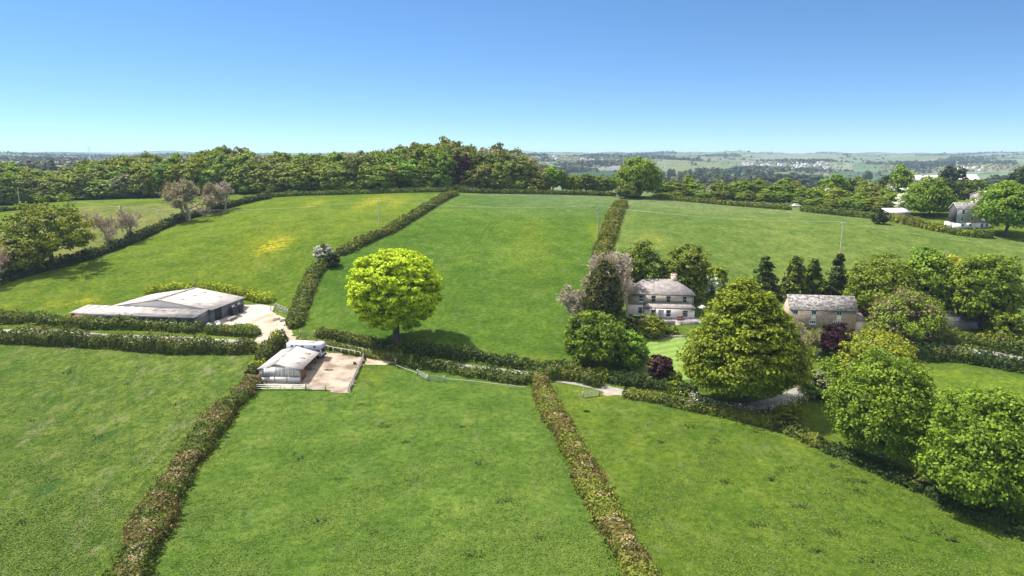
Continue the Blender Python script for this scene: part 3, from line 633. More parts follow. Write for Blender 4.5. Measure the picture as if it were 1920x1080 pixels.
hedge('hedge', 'low clipped hedge along the brow of the middle field up to the round tree', [atY(x, y) for x, y in ((858,357),(930,358),(1000,358),(1080,357),(1155,355))], 3.2, 2.0, 8, .42, 'hedge', None, 0, 26, .08, group=crest, extra=('hedge_olive', .35))
hedge('hedge', 'clipped hedge along the brow right of the round tree', A((1232,373),(1300,379),(1390,387),(1484,394)), 3.0, 2.1, 8, .4, 'hedge_olive', None, 0, 27, .1, group=crest, extra=('hedge', .4))
hedge('hedge', 'hedge along the top of the right hill field before the white roofed shed', A((1500,396),(1560,402),(1640,410)), 3.4, 2.6, 8, .4, 'hedge', None, 0, 28, .2, extra=('hedge_olive', .3))
hedge('hedge', 'sunny hedge below the white roofed shed at upper right', A((1665,413),(1710,423),(1776,437)), 3.6, 2.6, 9, .38, 'hedge_olive', None, 0, 29, .2, extra=('light', .4))
hedge('hedge', 'low hedge below the tall slate hung house', A((1778,438),(1820,443),(1862,447)), 3.2, 2.2, 10, .36, 'hedge', None, 0, 30, .15, extra=('light', .4))
hedge('hedge', 'dark roadside hedge at the far left beyond the sloping field', A((-60,402),(30,394),(90,388)), 3.0, 1.8, 8, .4, 'hedge_dark', None, 0, 31, .2)

# single trees near the farm
def T(name, label, px, base, top, wpx, leafk, seed, **kw):
    p, H, Wd = sized(px, base, top, wpx, kw.pop('Y', None)); return tree(name, label, p, H, Wd, leafk, seed, **kw)
T('broadleaf_tree', 'lone round yellow green tree standing on the lane bank in the middle field', 743, 643, 459, 162, 'lime', 11, z0=.13, shape='round', ncl=860, per=86, leaf=.31, flat=.45, amp=.17, up=.6, tw=.036, stem=.6, clump=1.0, inner=.15, zmin=-.95)
T('broadleaf_tree', 'huge spreading yellow green tree over the lane between farmhouse and stone cottage', 1399, 762, 548, 180, 'beech', 12, z0=.09, shape='tent', ncl=900, per=74, leaf=.32, flat=.42, amp=.32, up=.75, tw=.03, clump=1.5, inner=.2)
T('broadleaf_tree', 'big mid green tree with dense crown right of the lane bend, above the shaded hedge', 1650, 862, 672, 166, 'oak', 13, z0=.08, shape='egg', ncl=400, per=58, leaf=.26, flat=.6, amp=.38, tw=.03, clump=1.25, extra=('oak_dark', .35))
T('broadleaf_tree', 'rounded yellowish green tree behind the big mid green tree, below the cottage', 1640, 742, 616, 136, 'light', 14, z0=.1, shape='dome', ncl=320, per=54, leaf=.29, flat=.55, amp=.32, clump=1.3)
T('broadleaf_tree', 'broad bright green tree in the lower right corner, cut by the photo edge', 1852, 955, 722, 222, 'oak', 15, z0=.1, shape='dome', ncl=500, per=66, leaf=.25, flat=.55, amp=.36, tw=.028, clump=1.3)
T('broadleaf_tree', 'dark green spreading tree at the foot of the farmhouse garden', 1112, 686, 574, 118, 'syc', 16, z0=.14, shape='dome', ncl=250, per=46, leaf=.36, flat=.55, tw=.032, clump=1.25)
T('shrub', 'dark leafy shrub at the right foot of the dark spreading tree', 1184, 690, 618, 60, 'syc', 17, z0=.02, shape='dome', ncl=130, per=40, leaf=.33, cat='shrub', clump=1.1)
T('conifer_tree', 'brown green pointed cypress left of the farmhouse', 1130, 622, 486, 66, 'cypress', 18, z0=.03, shape='egg', ncl=260, per=44, leaf=.36, flat=1.0, amp=.16, up=.3, clump=1.0)
bare_tree('bare_tree', 'pale leafless tree rising behind the cypress', at(1146, 588), 17.0, 14.5, 19, 'twig', 3, levels=5, rmin=.04, twigs=5200)
bare_tree('bare_tree', 'lower pale leafless tree at the left edge of the garden', at(1084, 612), 11.0, 11, 20, 'twig', 3, levels=5, rmin=.035, twigs=4200, leafk='greyleaf', nleaf=1500, leaf=.3)
bare_tree('bare_tree', 'thin pale leafless tree against the farmhouse roof', at(1178, 594), 11.5, 8, 21, 'twig', 2, twigs=2600, levels=4, rmin=.045)
T('broadleaf_tree', 'dark green tree rising behind the left end of the farmhouse roof', 1196, 560, 456, 70, 'dark', 22, z0=.1, shape='egg', ncl=140, per=40, leaf=.38, amp=.45, extra=('oak_dark', .4))
T('broadleaf_tree', 'dark double topped tree behind the farmhouse chimney', 1264, 560, 474, 56, 'mid', 23, z0=.08, shape='egg', ncl=130, per=40, leaf=.38, amp=.45, extra=('oak_dark', .5))
T('broadleaf_tree', 'taller dark tree right of the farmhouse chimney', 1300, 562, 468, 54, 'mid', 24, z0=.08, shape='egg', ncl=130, per=40, leaf=.38, amp=.45, extra=('oak', .4))
T('broadleaf_tree', 'small fresh green tree behind the white blossom bush at the farmhouse corner', 1343, 540, 496, 36, 'light', 25, z0=.1, shape='egg', ncl=80, per=30, leaf=.38)
T('blossom_shrub', 'white blossom bush at the back right corner of the farmhouse', 1333, 550, 512, 34, 'blossom', 26, z0=.05, shape='dome', ncl=90, per=34, leaf=.26, cat='shrub', extra=('mid', .6))
T('conifer_shrub', 'small clipped dark bush against the right end of the farmhouse', 1311, 568, 538, 20, 'mid', 27, z0=.03, shape='egg', ncl=60, per=30, leaf=.24, cat='shrub', amp=.05)
T('shrub', 'large yellow green garden bush below the farmhouse patio', 1222, 630, 594, 52, 'light', 28, z0=.02, shape='dome', ncl=120, per=40, leaf=.26, cat='shrub', extra=('olive', .6))
T('shrub', 'dark purple leaved bush at the left of the patio bushes', 1186, 622, 598, 30, 'plum', 29, z0=.02, shape='dome', ncl=60, per=36, leaf=.26, cat='shrub', extra=('dark', .8))
T('shrub', 'small round clipped green bush beside the garden steps', 1238, 630, 614, 15, 'mid', 30, z0=.02, shape='round', ncl=50, per=30, leaf=.16, cat='shrub', amp=.03)
T('shrub', 'small dark green bush on the right of the garden steps', 1260, 626, 608, 24, 'mid', 31, z0=.02, shape='dome', ncl=60, per=32, leaf=.2, cat='shrub')
T('shrub', 'olive bush at the left edge of the lawn', 1190, 650, 626, 34, 'olive', 32, z0=.02, shape='dome', ncl=70, per=34, leaf=.26, cat='shrub')
T('shrub', 'round dark purple bush on the lower lawn', 1236, 712, 666, 46, 'plum', 33, z0=.06, shape='round', ncl=150, per=40, leaf=.26, cat='shrub', amp=.12, extra=('brown', .15))
T('shrub', 'small green bush right of the round purple bush', 1262, 716, 692, 30, 'mid', 34, z0=.02, shape='dome', ncl=60, per=30, leaf=.26, cat='shrub')
# behind and beside the cottage
T('conifer_tree', 'small pointed conifer behind the huge spreading tree', 1430, 555, 480, 62, 'conifer', 40, z0=.05, shape='cone', ncl=220, per=36, leaf=.36, flat=.5, up=.3)
T('conifer_tree', 'dark conifer with a bare brown trunk behind the left end of the cottage', 1488, 566, 482, 50, 'conifer', 41, z0=.2, shape='cone', ncl=150, per=36, leaf=.36, flat=.7, up=.3, bark='bark_pale', extra=('mid', .5))
T('conifer_tree', 'dark conifer behind the middle of the cottage roof', 1520, 564, 486, 50, 'conifer', 42, z0=.06, shape='cone', ncl=160, per=36, leaf=.36, flat=.6, up=.3, extra=('oak_dark', .6))
T('conifer_tree', 'narrow pointed conifer in front of the bare pole behind the cottage', 1566, 566, 476, 50, 'conifer', 43, z0=.05, shape='cone', ncl=220, per=38, leaf=.36, flat=.5, up=.3)
T('broadleaf_tree', 'broad dull green tree to the right of the cottage roof', 1646, 592, 482, 116, 'mid', 44, z0=.06, shape='dome', ncl=300, per=46, leaf=.38, amp=.22, extra=('oak_dark', .4))
T('broadleaf_tree', 'tall spiky topped green tree in the row right of the cottage', 1736, 588, 476, 88, 'mid', 45, z0=.07, shape='egg', ncl=280, per=46, leaf=.38, amp=.34, extra=('oak', .5))
T('broadleaf_tree', 'golden yellow tree between the two tall green trees at right', 1778, 560, 478, 46, 'yellow', 46, z0=.08, shape='egg', ncl=120, per=38, leaf=.36, amp=.25)
T('broadleaf_tree', 'tall spreading two tone green tree behind the slate outbuilding', 1838, 612, 474, 116, 'oak_dark', 47, z0=.08, shape='egg', ncl=340, per=48, leaf=.38, amp=.32, extra=('oak', .5))
T('broadleaf_tree', 'shrubby tree at the right of the slate outbuilding', 1882, 640, 574, 56, 'mid', 48, z0=.05, shape='dome', ncl=120, per=38, leaf=.34)
T('shrub', 'yellow green bush in front of the tall tree by the outbuilding', 1846, 606, 572, 44, 'light', 49, z0=.2, shape='dome', ncl=80, per=36, leaf=.3, cat='shrub')
T('shrub', 'domed olive grey rhododendron between cottage and outbuilding', 1700, 642, 546, 124, 'rhodo', 50, z0=.04, shape='dome', ncl=340, per=46, leaf=.28, flat=.8, amp=.16, cat='shrub', extra=('mid', .45))
T('shrub', 'dark red copper leaved tree in front of the cottage', 1566, 664, 606, 66, 'copper', 51, z0=.08, shape='dome', ncl=170, per=42, leaf=.26, cat='tree', flat=.5)
bare_tree('bare_shrub', 'pale twiggy bush left of the red leaved tree at the cottage', at(1520, 664), 6.2, 7.5, 52, 'twig_brown', 5, cat='shrub', levels=4, rmin=.035, leafk='olive', nleaf=1200, leaf=.22)
bare_tree('bare_shrub', 'bare branched shrub against the left end of the cottage wall', at(1488, 636), 5.0, 5.5, 53, 'twig_brown', 4, cat='shrub', levels=4, rmin=.035)
T('shrub', 'grey green bush at the lane bend under the huge spreading tree', 1530, 742, 690, 62, 'greyleaf', 54, z0=.02, shape='dome', ncl=120, per=36, leaf=.27, cat='shrub', extra=('oak', .8))
T('shrub', 'low green bush between the lane and the near right hedge', 1478, 792, 758, 44, 'mid', 55, z0=.02, shape='dome', ncl=80, per=36, leaf=.24, cat='shrub', extra=('olive', .5))
T('shrub', 'bramble patch in the gap under the two big lower right trees', 1722, 918, 884, 30, 'olive', 56, z0=.02, shape='dome', ncl=50, per=36, leaf=.22, cat='shrub')
T('shrub', 'yellow green bush hanging over the right side of the lane bend', 1560, 740, 672, 70, 'oak', 57, z0=.02, shape='dome', ncl=130, per=40, leaf=.28, cat='shrub')
T('blossom_shrub', 'pinkish blossom bush in the hedge at the right edge', 1884, 656, 632, 36, 'pink', 58, z0=.02, shape='dome', ncl=60, per=30, leaf=.24, cat='shrub', extra=('olive', 1.0))
# upper left
T('blossom_shrub', 'white flowering bush at the bend of the clipped hedge, left of the lone tree', 608, 490, 458, 36, 'blossom', 60, z0=.04, shape='dome', ncl=90, per=36, leaf=.30, cat='shrub', extra=('hedge_dark', .35))
T('shrub', 'dark bush closing the hedge gap beside the white flowering bush', 624, 500, 470, 28, 'hedge_dark', 61, z0=.02, shape='dome', ncl=70, per=36, leaf=.34, cat='shrub')
T('broadleaf_tree', 'wide dark and light green tree at the left edge, over the sloping hedge', 98, 496, 378, 150, 'oak', 62, z0=.16, shape='dome', ncl=240, per=44, leaf=.42, amp=.36, extra=('light', .45), tw=.036, inner=.1, clump=1.7)
T('broadleaf_tree', 'smaller yellowish tree in front of the wide tree at the left edge', 42, 512, 440, 92, 'olive', 63, z0=.06, shape='dome', ncl=170, per=40, leaf=.42, extra=('light', .5))
bare_tree('blossom_tree', 'pinkish grey budding tree cut by the left photo edge', at(-2, 532), 12, 10, 64, 'twig', 3, levels=4, rmin=.06, leafk='pink', nleaf=1200, leaf=.3)
bare_tree('bare_tree', 'small leafless tree leaning over the left hedge, first of a pair', at(205, 462), 13.5, 14, 65, 'twig_brown', 2, levels=5, rmin=.045, twigs=1500)
bare_tree('bare_tree', 'leafless twin stemmed tree on the left hedge near the low pole', at(248, 450), 14.0, 14, 66, 'twig_brown', 2, levels=5, rmin=.045, twigs=1500)
bare_tree('bare_tree', 'large twiggy tree in half leaf at the top of the left hedge', at(355, 413), 18.5, 23, 67, 'twig_brown', 2, levels=5, rmin=.06, leafk='bud', nleaf=2600, leaf=.4, twigs=4500)
bare_tree('bare_tree', 'middling twiggy tree right of the large one on the left hedge', at(387, 402), 14.5, 15, 68, 'twig_brown', 2, levels=5, rmin=.06, leafk='bud', nleaf=1500, leaf=.4, twigs=3000)
bare_tree('bare_tree', 'pinkish twiggy tree nearest the wood on the left hedge', at(418, 393), 14.0, 15, 69, 'twig', 2, levels=5, rmin=.06, leafk='greyleaf', nleaf=900, leaf=.35)
# upper middle and right
T('broadleaf_tree', 'large dark round tree standing alone on the crest between middle and right fields', 1197, 377, 303, 80, 'oak_dark', 70, Y=352, z0=.1, shape='egg', ncl=330, per=46, leaf=.52, amp=.22, extra=('mid', .4))
T('broadleaf_tree', 'smaller dark tree tucked under the large round crest tree', 1178, 382, 342, 46, 'dark', 71, Y=342, z0=.03, shape='dome', ncl=120, per=40, leaf=.46)
T('broadleaf_tree', 'big dark green tree hiding the right end of the tall slate hung house', 1886, 441, 342, 86, 'oak', 72, z0=.12, shape='dome', ncl=330, per=46, leaf=.44, amp=.25, extra=('oak_dark', .6))
T('broadleaf_tree', 'dense green tree between the white roofed shed and the tall house', 1742, 412, 344, 76, 'oak_dark', 73, Y=292, z0=.08, shape='dome', ncl=260, per=42, leaf=.46, amp=.28, extra=('oak', .5))
T('blossom_tree', 'white blossom tree behind the white roofed shed', 1694, 400, 360, 30, 'blossom', 74, Y=302, z0=.1, shape='egg', ncl=90, per=34, leaf=.34, amp=.35)
T('shrub', 'round dark bush at the corner below the white roofed shed', 1650, 420, 392, 28, 'hedge_dark', 75, z0=.02, shape='dome', ncl=80, per=36, leaf=.38, cat='shrub')

# ------------------------------------------------------------------ the wood on the crest and other copied trees
PROTO = {}
def proto(key, shape, leafk, seed, ncl=150, per=34, leaf=.62, flat=.6, amp=.28, z0=.1, extra=None, isbare=False, bark='bark'):
    """crown and trunk meshes of a tree 16 m tall and 12 m wide, shared by its copies"""
    rng = np.random.default_rng(seed); mb = MB(); tb = MB()
    if isbare:
        bare(mb, 16, 12, 3.2, rng, .35, 5, 2, .25, .07); fit(mb, 16, 12); c = mb.build('branches', M[leafk])
        lb = MB(); V = np.concatenate(mb.v); V = V[V[:, 2] > 5]; k = V[rng.integers(0, len(V), 1500)]
        lb.add(*cards(k + rng.normal(0, .3, k.shape), rng.normal(size=k.shape), .4, rng)); tr = lb.build('foliage', M['l_' + extra])
    else:
        C = crown(mb, 12, 16, 16 * z0, rng, ncl, per, leaf, flat, shape, amp); mats = [M['l_' + leafk]]
        if extra: mats.append(M['l_' + extra]); crown(mb, 12, 16, 16 * z0, rng, int(ncl * .4), per, leaf, flat, shape, amp, 0, mi=1, zmin=-.3)
        c = mb.build('crown', mats); limbs(tb, 16, 12, 16 * z0, C, rng, .4, 6); tr = tb.build('trunk', M[bark], None, True)
    PROTO[key] = (c.data, tr.data, c.name.split('.')[0], tr.name.split('.')[0])
    for o in (c, tr): bpy.data.objects.remove(o)
def put(key, name, label, p, H, W, rz, group=None, cat='tree'):
    t = thing(name, label, cat, p, rz, group); t.scale = (W / 12, W / 12, H / 16)
    a, b, na, nb = PROTO[key]
    link(bpy.data.objects.new(na, a), t); link(bpy.data.objects.new(nb, b), t)
    return t
for k_, a_ in dict(dark=('round', 'dark', 201), darkb=('dome', 'oak_dark', 202), oak=('dome', 'oak', 203), oakb=('round', 'oak', 204), mid=('round', 'mid', 205), light=('dome', 'light', 206), olive=('dome', 'olive', 207), oliveb=('round', 'olive', 208), bud=('round', 'bud', 209), copper=('egg', 'copper', 210), grey=('egg', 'greyleaf', 211), hedge=('dome', 'hedge_dark', 212), pine=('dome', 'pine', 213), blossom=('dome', 'blossom', 214)).items():
    proto(k_, *a_, extra={'oak': 'oak_dark', 'mid': 'oak_dark', 'olive': 'mid', 'bud': 'olive', 'darkb': 'mid', 'blossom': 'mid'}.get(k_), z0=.16 if k_ == 'pine' else .07)
proto('bare', None, 'twig_brown', 215, extra='bud', isbare=True); proto('bareb', None, 'twig', 216, extra='greyleaf', isbare=True)
WORD = dict(dark='dark green', darkb='deep green', oak='fresh green', oakb='bright green', mid='mid green', light='light green', olive='olive green', oliveb='olive', bud='bronze budding', copper='dark copper red', grey='grey green', hedge='blackish green', pine='dark pine', blossom='white blossom', bare='brown twiggy', bareb='pinkish twiggy')
def ordn(i): 
    o = ['first','second','third','fourth','fifth','sixth','seventh','eighth','ninth','tenth','eleventh','twelfth','thirteenth','fourteenth','fifteenth','sixteenth','seventeenth','eighteenth','nineteenth']
    if i <= 19: return o[i - 1]
    t_ = {2: 'twent', 3: 'thirt', 4: 'fort', 5: 'fift'}[i // 10]
    return t_ + 'ieth' if i % 10 == 0 else t_ + 'y-' + o[i % 10 - 1]
TOPS = np.array([(-60,312),(0,307),(60,313),(110,324),(165,304),(220,300),(260,296),(300,293),(350,291),(400,284),(430,279),(470,286),(520,288),(560,291),(600,291),(640,287),(700,284),(745,276),(780,273),(830,268),(858,270),(880,281),(920,278),(960,282),(985,287),(1004,302),(1018,322)], float)
FRONT = np.array([(-60,372),(30,372),(100,385),(200,392),(330,392),(420,385),(500,372),(560,366),(700,367),(1020,370)], float)
rw = np.random.default_rng(77)
def species(x, row):
    if x < 130: s = ['dark', 'oakb', 'light', 'darkb', 'olive', 'mid', 'oak']
    elif x < 330: s = ['oak', 'light', 'oakb', 'olive', 'dark', 'light', 'grey', 'oak'] if row < 2 else ['olive', 'light', 'bud', 'grey', 'mid', 'bare']
    elif x < 480: s = ['oak', 'light', 'dark', 'light', 'oakb', 'mid'] if row < 2 else ['light', 'olive', 'grey', 'mid', 'bud']
    elif x < 545: s = ['bud', 'bare', 'olive', 'bareb']
    elif x < 780: s = ['dark', 'darkb', 'oak', 'mid', 'oakb', 'darkb', 'light'] if row < 2 else ['olive', 'light', 'oak', 'mid', 'oakb', 'grey']
    elif x < 880: s = ['darkb', 'dark', 'oak', 'darkb'] if row < 2 else ['olive', 'grey', 'bud', 'dark', 'oliveb']
    else: s = ['olive', 'mid', 'light', 'grey', 'oliveb', 'dark'] if row < 2 else ['olive', 'light', 'bud', 'grey', 'bareb', 'light']
    return s[rw.integers(len(s))]
ROWN = ['front row', 'second row', 'third row', 'hindmost row']
for row, (step, dy, drop) in enumerate(((24, 0, 24), (23, 13, 13), (24, 28, 4), (26, 46, 0))):
    x = -52 + row * 9; i = 0
    while x < 1012 - row * 4:
        i += 1; xx = x + rw.uniform(-5, 5); Y = np.interp(xx, FRONT[:, 0], FRONT[:, 1]) + dy + rw.uniform(-3, 4)
        k = species(xx, row)
        if row == 0 and i == 39: k = 'copper'
        p = atY(xx, Y); s = mpp(p); by = 540 + FPX * math.tan(math.atan((CAM_H - p[2]) / p[1]) - PITCH)
        top = np.interp(xx, TOPS[:, 0], TOPS[:, 1]) + drop * rw.uniform(.5, 1.5) + rw.uniform(-2.5, 3)
        H = (by - top) * s; Wd = (38 + 14 * rw.random()) * s * (1.0 if row else 1.05)
        put(k, 'bare_tree' if k.startswith('bare') else 'woodland_tree', f'{WORD[k]} tree, {ordn(i)} from the left in the {ROWN[row]} of the crest wood', p, H, Wd, rw.uniform(0, 6.28), 'trees of the wood on the crest')
        x += step
# low bushes that close the foot of the wood
x = -40; i = 0
while x < 1010:
    i += 1; Y = np.interp(x, FRONT[:, 0], FRONT[:, 1]) - 4 + rw.uniform(-1, 2); p = atY(x, Y); s = mpp(p); k = ['hedge', 'dark', 'olive', 'mid', 'oak'][rw.integers(5)]
    put(k, 'undergrowth_bush', f'low {WORD[k]} bush, {ordn(i)} from the left at the foot of the wood', p, rw.uniform(3, 6.5), rw.uniform(5.5, 9), rw.uniform(0, 6.28), 'bushes at the foot of the wood', 'bush')
    x += rw.uniform(20, 28)
def P_(k, label, px, Y, top, wpx, name=None, cat='tree', group=None):
    p = atY(px, Y); s = mpp(p); by = 540 + FPX * math.tan(math.atan((CAM_H - p[2]) / p[1]) - PITCH)
    put(k, name or ('bare_tree' if k.startswith('bare') else 'shrub' if cat == 'shrub' else 'broadleaf_tree'), label, p, max(2.0, (by - top) * s), wpx * s, (px * 1.7) % 6.28, group, cat)
P_('oakb', 'yellow green tree standing clear at the right end of the wood', 1036, 372, 313, 38)
P_('dark', 'dark bush like tree below the yellow green tree at the wood end', 1022, 368, 326, 26)
for j, (x, top, w, k) in enumerate(((1062, 328, 26, 'mid'), (1080, 330, 22, 'light'), (1100, 327, 34, 'dark'), (1126, 329, 30, 'darkb'), (1146, 332, 24, 'oakb'))):
    P_(k, f'low {WORD[k]} tree behind the crest hedge, {ordn(j + 1)} between the wood end and round tree', x, 374, top, w, group='low trees left of the round crest tree')
x = 1242; j = 0
while x < 1500:
    j += 1; k = ['mid', 'oak', 'olive', 'light', 'oakb', 'grey', 'darkb', 'oak'][rw.integers(8)]
    P_(k, f'low {WORD[k]} bushy tree, {ordn(j)} to the right of the round crest tree', x, 372 + rw.uniform(-3, 6), 348 + rw.uniform(-8, 8) - (4 if x > 1390 else 0), rw.uniform(32, 44), group='bushy trees behind the right crest hedge'); x += rw.uniform(13, 18)
x = 1240; j = 0
while x < 1650:
    j += 1; k = ['mid', 'oak', 'olive', 'hedge', 'light', 'darkb'][rw.integers(6)]; Yb = 363 if x < 1500 else 340 - (x - 1500) * .2
    P_(k, f'low {WORD[k]} bush, {ordn(j)} from the round crest tree along the right crest hedge', x, Yb, (361 if x < 1500 else 372) + rw.uniform(-4, 4), rw.uniform(26, 36), cat='shrub', group='low bushes along the right crest hedge'); x += rw.uniform(14, 19)
for (k, label, px, Y, top, w) in [
    ('bareb', 'pale dead stemmed tree just right of the round crest tree', 1262, 380, 330, 26), ('light', 'pale slim tree beside the dead stemmed tree on the crest', 1290, 384, 330, 24),
    ('oakb', 'rounded green tree with a white flowering neighbour, right of the valley view', 1562, 372, 328, 42), ('blossom', 'white blossom thicket below the rounded green tree', 1548, 362, 346, 30),
    ('dark', 'dark tree behind the white blossom thicket', 1600, 400, 334, 50), ('light', 'pale green willow like tree in the thicket above the hedge', 1568, 345, 354, 44),
    ('olive', 'olive tree to the right of the pale willow like tree', 1622, 365, 342, 40), ('bud', 'pinkish brown budding tree in the middle of the thicket', 1648, 352, 350, 32),
    ('grey', 'grey green thorny tree behind the budding tree', 1632, 384, 340, 36), ('oak', 'fresh green tree left of the white blossom tree', 1664, 335, 356, 36),
    ('mid', 'mid green tree behind the white roofed shed', 1678, 326, 362, 40), ('darkb', 'dark conical bush in front of the thicket', 1612, 330, 358, 28),
    ('light', 'bright bush between the thicket and the shed', 1636, 318, 372, 34), ('olive', 'olive bush at the left end of the shed', 1655, 304, 376, 30),
    ('mid', 'bushy tree at the left of the pale willow like tree', 1530, 356, 352, 36), ('oak', 'bushy fresh tree above the car roof gap in the hedge', 1505, 362, 352, 36),
    ('darkb', 'broad round dark tree on the skyline of the thicket', 1684, 430, 311, 50), ('hedge', 'blackish bush under the broad round tree', 1655, 410, 336, 34),
    ('pine', 'flat topped dark pine against the tan field', 1778, 430, 317, 54), ('hedge', 'blackish bush below the flat topped pine', 1770, 392, 340, 44),
    ('dark', 'dark tree to the left of the tall chimney poles', 1808, 400, 338, 40), ('hedge', 'dark tree at the far right behind the big tree', 1906, 380, 322, 50), ('dark', 'dark rounded tree behind the yard of sheds', 1834, 420, 338, 36),
    ('mid', 'bush behind the dense green tree', 1716, 352, 344, 34), ('blossom', 'white flowering bush on the skyline beside the round dark tree', 1668, 400, 342, 20), ('oak', 'tree at the right edge behind the slate hung house', 1930, 300, 372, 50)]:
    P_(k, label, px, Y, top, w)
# lone dark trees along the valley field, seen beyond the crest
for j, x in enumerate((1243, 1255, 1262, 1276, 1285, 1293, 1304, 1312, 1320, 1330, 1338, 1347, 1358, 1382, 1402, 1412, 1421, 1430, 1444)):
    P_('hedge' if j % 3 else 'dark', 'dark tree in the line along the dark valley field', x, 1575 + rw.uniform(-25, 25), 320 + rw.uniform(-2, 3), rw.uniform(9, 14), group='dark trees in a line across the valley field')
P_('dark', 'dark tree on its own in the near valley field', 1342, 1100, 326, 18)
P_('hedge', 'dark round tree left of the tan valley field', 1626, 1400, 322, 16)

# far woods and hedgerows: nobody could count them
def far_mass(name, pts, mat, label=None, per=9):
    """pts: x, y, height, width of every far bush or tree of the mass."""
    rng = np.random.default_rng(len(pts)); P = np.asarray(pts, float); z = g(P[:, 0], P[:, 1]); n = len(P); k = np.repeat(np.arange(n), per)
    q = unit(rng.normal(size=(n * per, 3))); q[:, 2] = abs(q[:, 2])
    C = np.stack((P[k, 0] + q[:, 0] * P[k, 3] * .4, P[k, 1] + q[:, 1] * P[k, 3] * .4, z[k] + P[k, 2] * (.12 + .75 * q[:, 2] * rng.uniform(.5, 1, n * per))), -1)
    V, F = cards(C, q + np.array((0, 0, .4)), 1.0, rng, .4); s = (P[k, 3] * .36)[:, None, None]
    V = ((V.reshape(-1, 4, 3) - C[:, None]) * s + C[:, None]).reshape(-1, 3)
    m = MB(); m.add(V, F); return tag(m.build(name, mat), label, None, None, 'stuff')
rf = np.random.default_rng(5)
N_ = 900000; Yr = 480 * np.exp(rf.random(N_) * math.log(7500 / 480)); Xr = rf.uniform(-.80, .80, N_) * (Yr + 60)
hid, ed, kf = far_fields(Xr, Yr)
special = np.zeros(N_, bool)
for p_, c_ in FARP: special |= inpoly(Xr, Yr, p_)
sel = (ed < np.where(kf, 6, 2.6)) & ~special & (rf.random(N_) < np.clip(1.2 - Yr / 9000, .3, 1))
hx, hy = Xr[sel], Yr[sel]; hh = rf.uniform(1.6, 3.0, len(hx)) * np.clip(hy / 2200, .9, 1.6); tall = rf.random(len(hx)) < .09; hh[tall] *= 3.4
keep = ~((hy < 640) & (hx > -60))
far_mass('hedgerows', np.stack((hx, hy, hh, hh * 1.3), -1)[keep], M['l_far'], 'dark hedgerows between the distant valley fields', 5)
# woods: cells of the field pattern that are wooded, and the dark woods that stand out in the photograph
wsel = ((hid * 10).astype(int) % 10 == 3) | ((hid * 10).astype(int) % 10 == 7)
wsel &= ~special & (rf.random(N_) < .10) & (Yr > 900)
wx, wy = Xr[wsel], Yr[wsel]; wh = rf.uniform(8, 15, len(wx))
far_mass('distant_woods', np.stack((wx, wy, wh, wh * 1.2), -1), M['l_far'], 'patches of woodland on the distant hills', 6)
def wood_at(px0, px1, Y0, Y1, n, h, seed):
    r = np.random.default_rng(seed); Y = r.uniform(Y0, Y1, n); X = (r.uniform(px0, px1, n) - 960) / FPX * Y * 1.0; H = r.uniform(.75, 1.2, n) * h
    return np.stack((X, Y, H, H * .9), -1)
far_mass('dark_wood', wood_at(1446, 1534, 1130, 1300, 260, 15, 1), M['l_pine'], 'dark block of wood in the near valley', 16)
far_mass('hillside_wood', np.concatenate((wood_at(1668, 1775, 2250, 3000, 900, 16, 2), wood_at(1785, 1890, 2500, 2950, 500, 14, 3))), M['l_pine'], 'blue dark woods on the far hillside at right', 9)
far_mass('conifer_wood', wood_at(1842, 1990, 850, 1050, 300, 19, 4), M['l_pine'], 'dark conifer wood at the right edge', 16)
far_mass('valley_trees', np.concatenate((wood_at(1640, 1960, 2000, 2500, 420, 11, 6), wood_at(1390, 1570, 1750, 2900, 330, 8, 7), wood_at(1010, 1240, 2000, 3300, 420, 9, 8), wood_at(-80, 330, 1100, 2200, 300, 9, 9))), M['l_greyleaf'], 'loose pale green trees across the valley', 9)
far_mass('plateau_trees', np.concatenate((wood_at(-80, 150, 1900, 2000, 90, 15, 10), wood_at(90, 150, 2150, 2200, 40, 16, 11), wood_at(150, 330, 2900, 3000, 70, 13, 12))), M['l_far'], 'dark trees along the skyline of the left plateau', 12)

# ------------------------------------------------------------------ building parts
def window(par, x, z, w, h, y, nx=2, nz=2, mat='white', rotz=None, sill=True, o=(0, 0, 0)):
    """a framed window on a wall whose outer face is the plane y, facing -Y; its pane is a sub-part."""
    f = MB(); t = .12
    f.box(x - w/2, x + w/2, y - .07, y + .02, z - h/2, z - h/2 + t); f.box(x - w/2, x + w/2, y - .07, y + .02, z + h/2 - t, z + h/2)
    f.box(x - w/2, x - w/2 + t, y - .068, y + .02, z - h/2 + t, z + h/2 - t); f.box(x + w/2 - t, x + w/2, y - .068, y + .02, z - h/2 + t, z + h/2 - t)
    for i in range(1, nx): c = x - w/2 + w * i / nx; f.box(c - .045, c + .045, y - .062, y + .015, z - h/2 + t, z + h/2 - t)
    for i in range(1, nz): c = z - h/2 + h * i / nz; f.box(x - w/2 + t, x + w/2 - t, y - .058, y + .012, c - .04, c + .04)
    if sill: f.box(x - w/2 - .12, x + w/2 + .12, y - .16, y + .02, z - h/2 - .12, z - h/2 - .003)
    fo = f.build('window', M[mat], par)
    pn = MB(); pn.box(x - w/2 + t * .5, x + w/2 - t * .5, y - .03, y + .01, z - h/2 + t * .5, z + h/2 - t * .5); pn.build('pane', M['glass'], fo)
    return fo
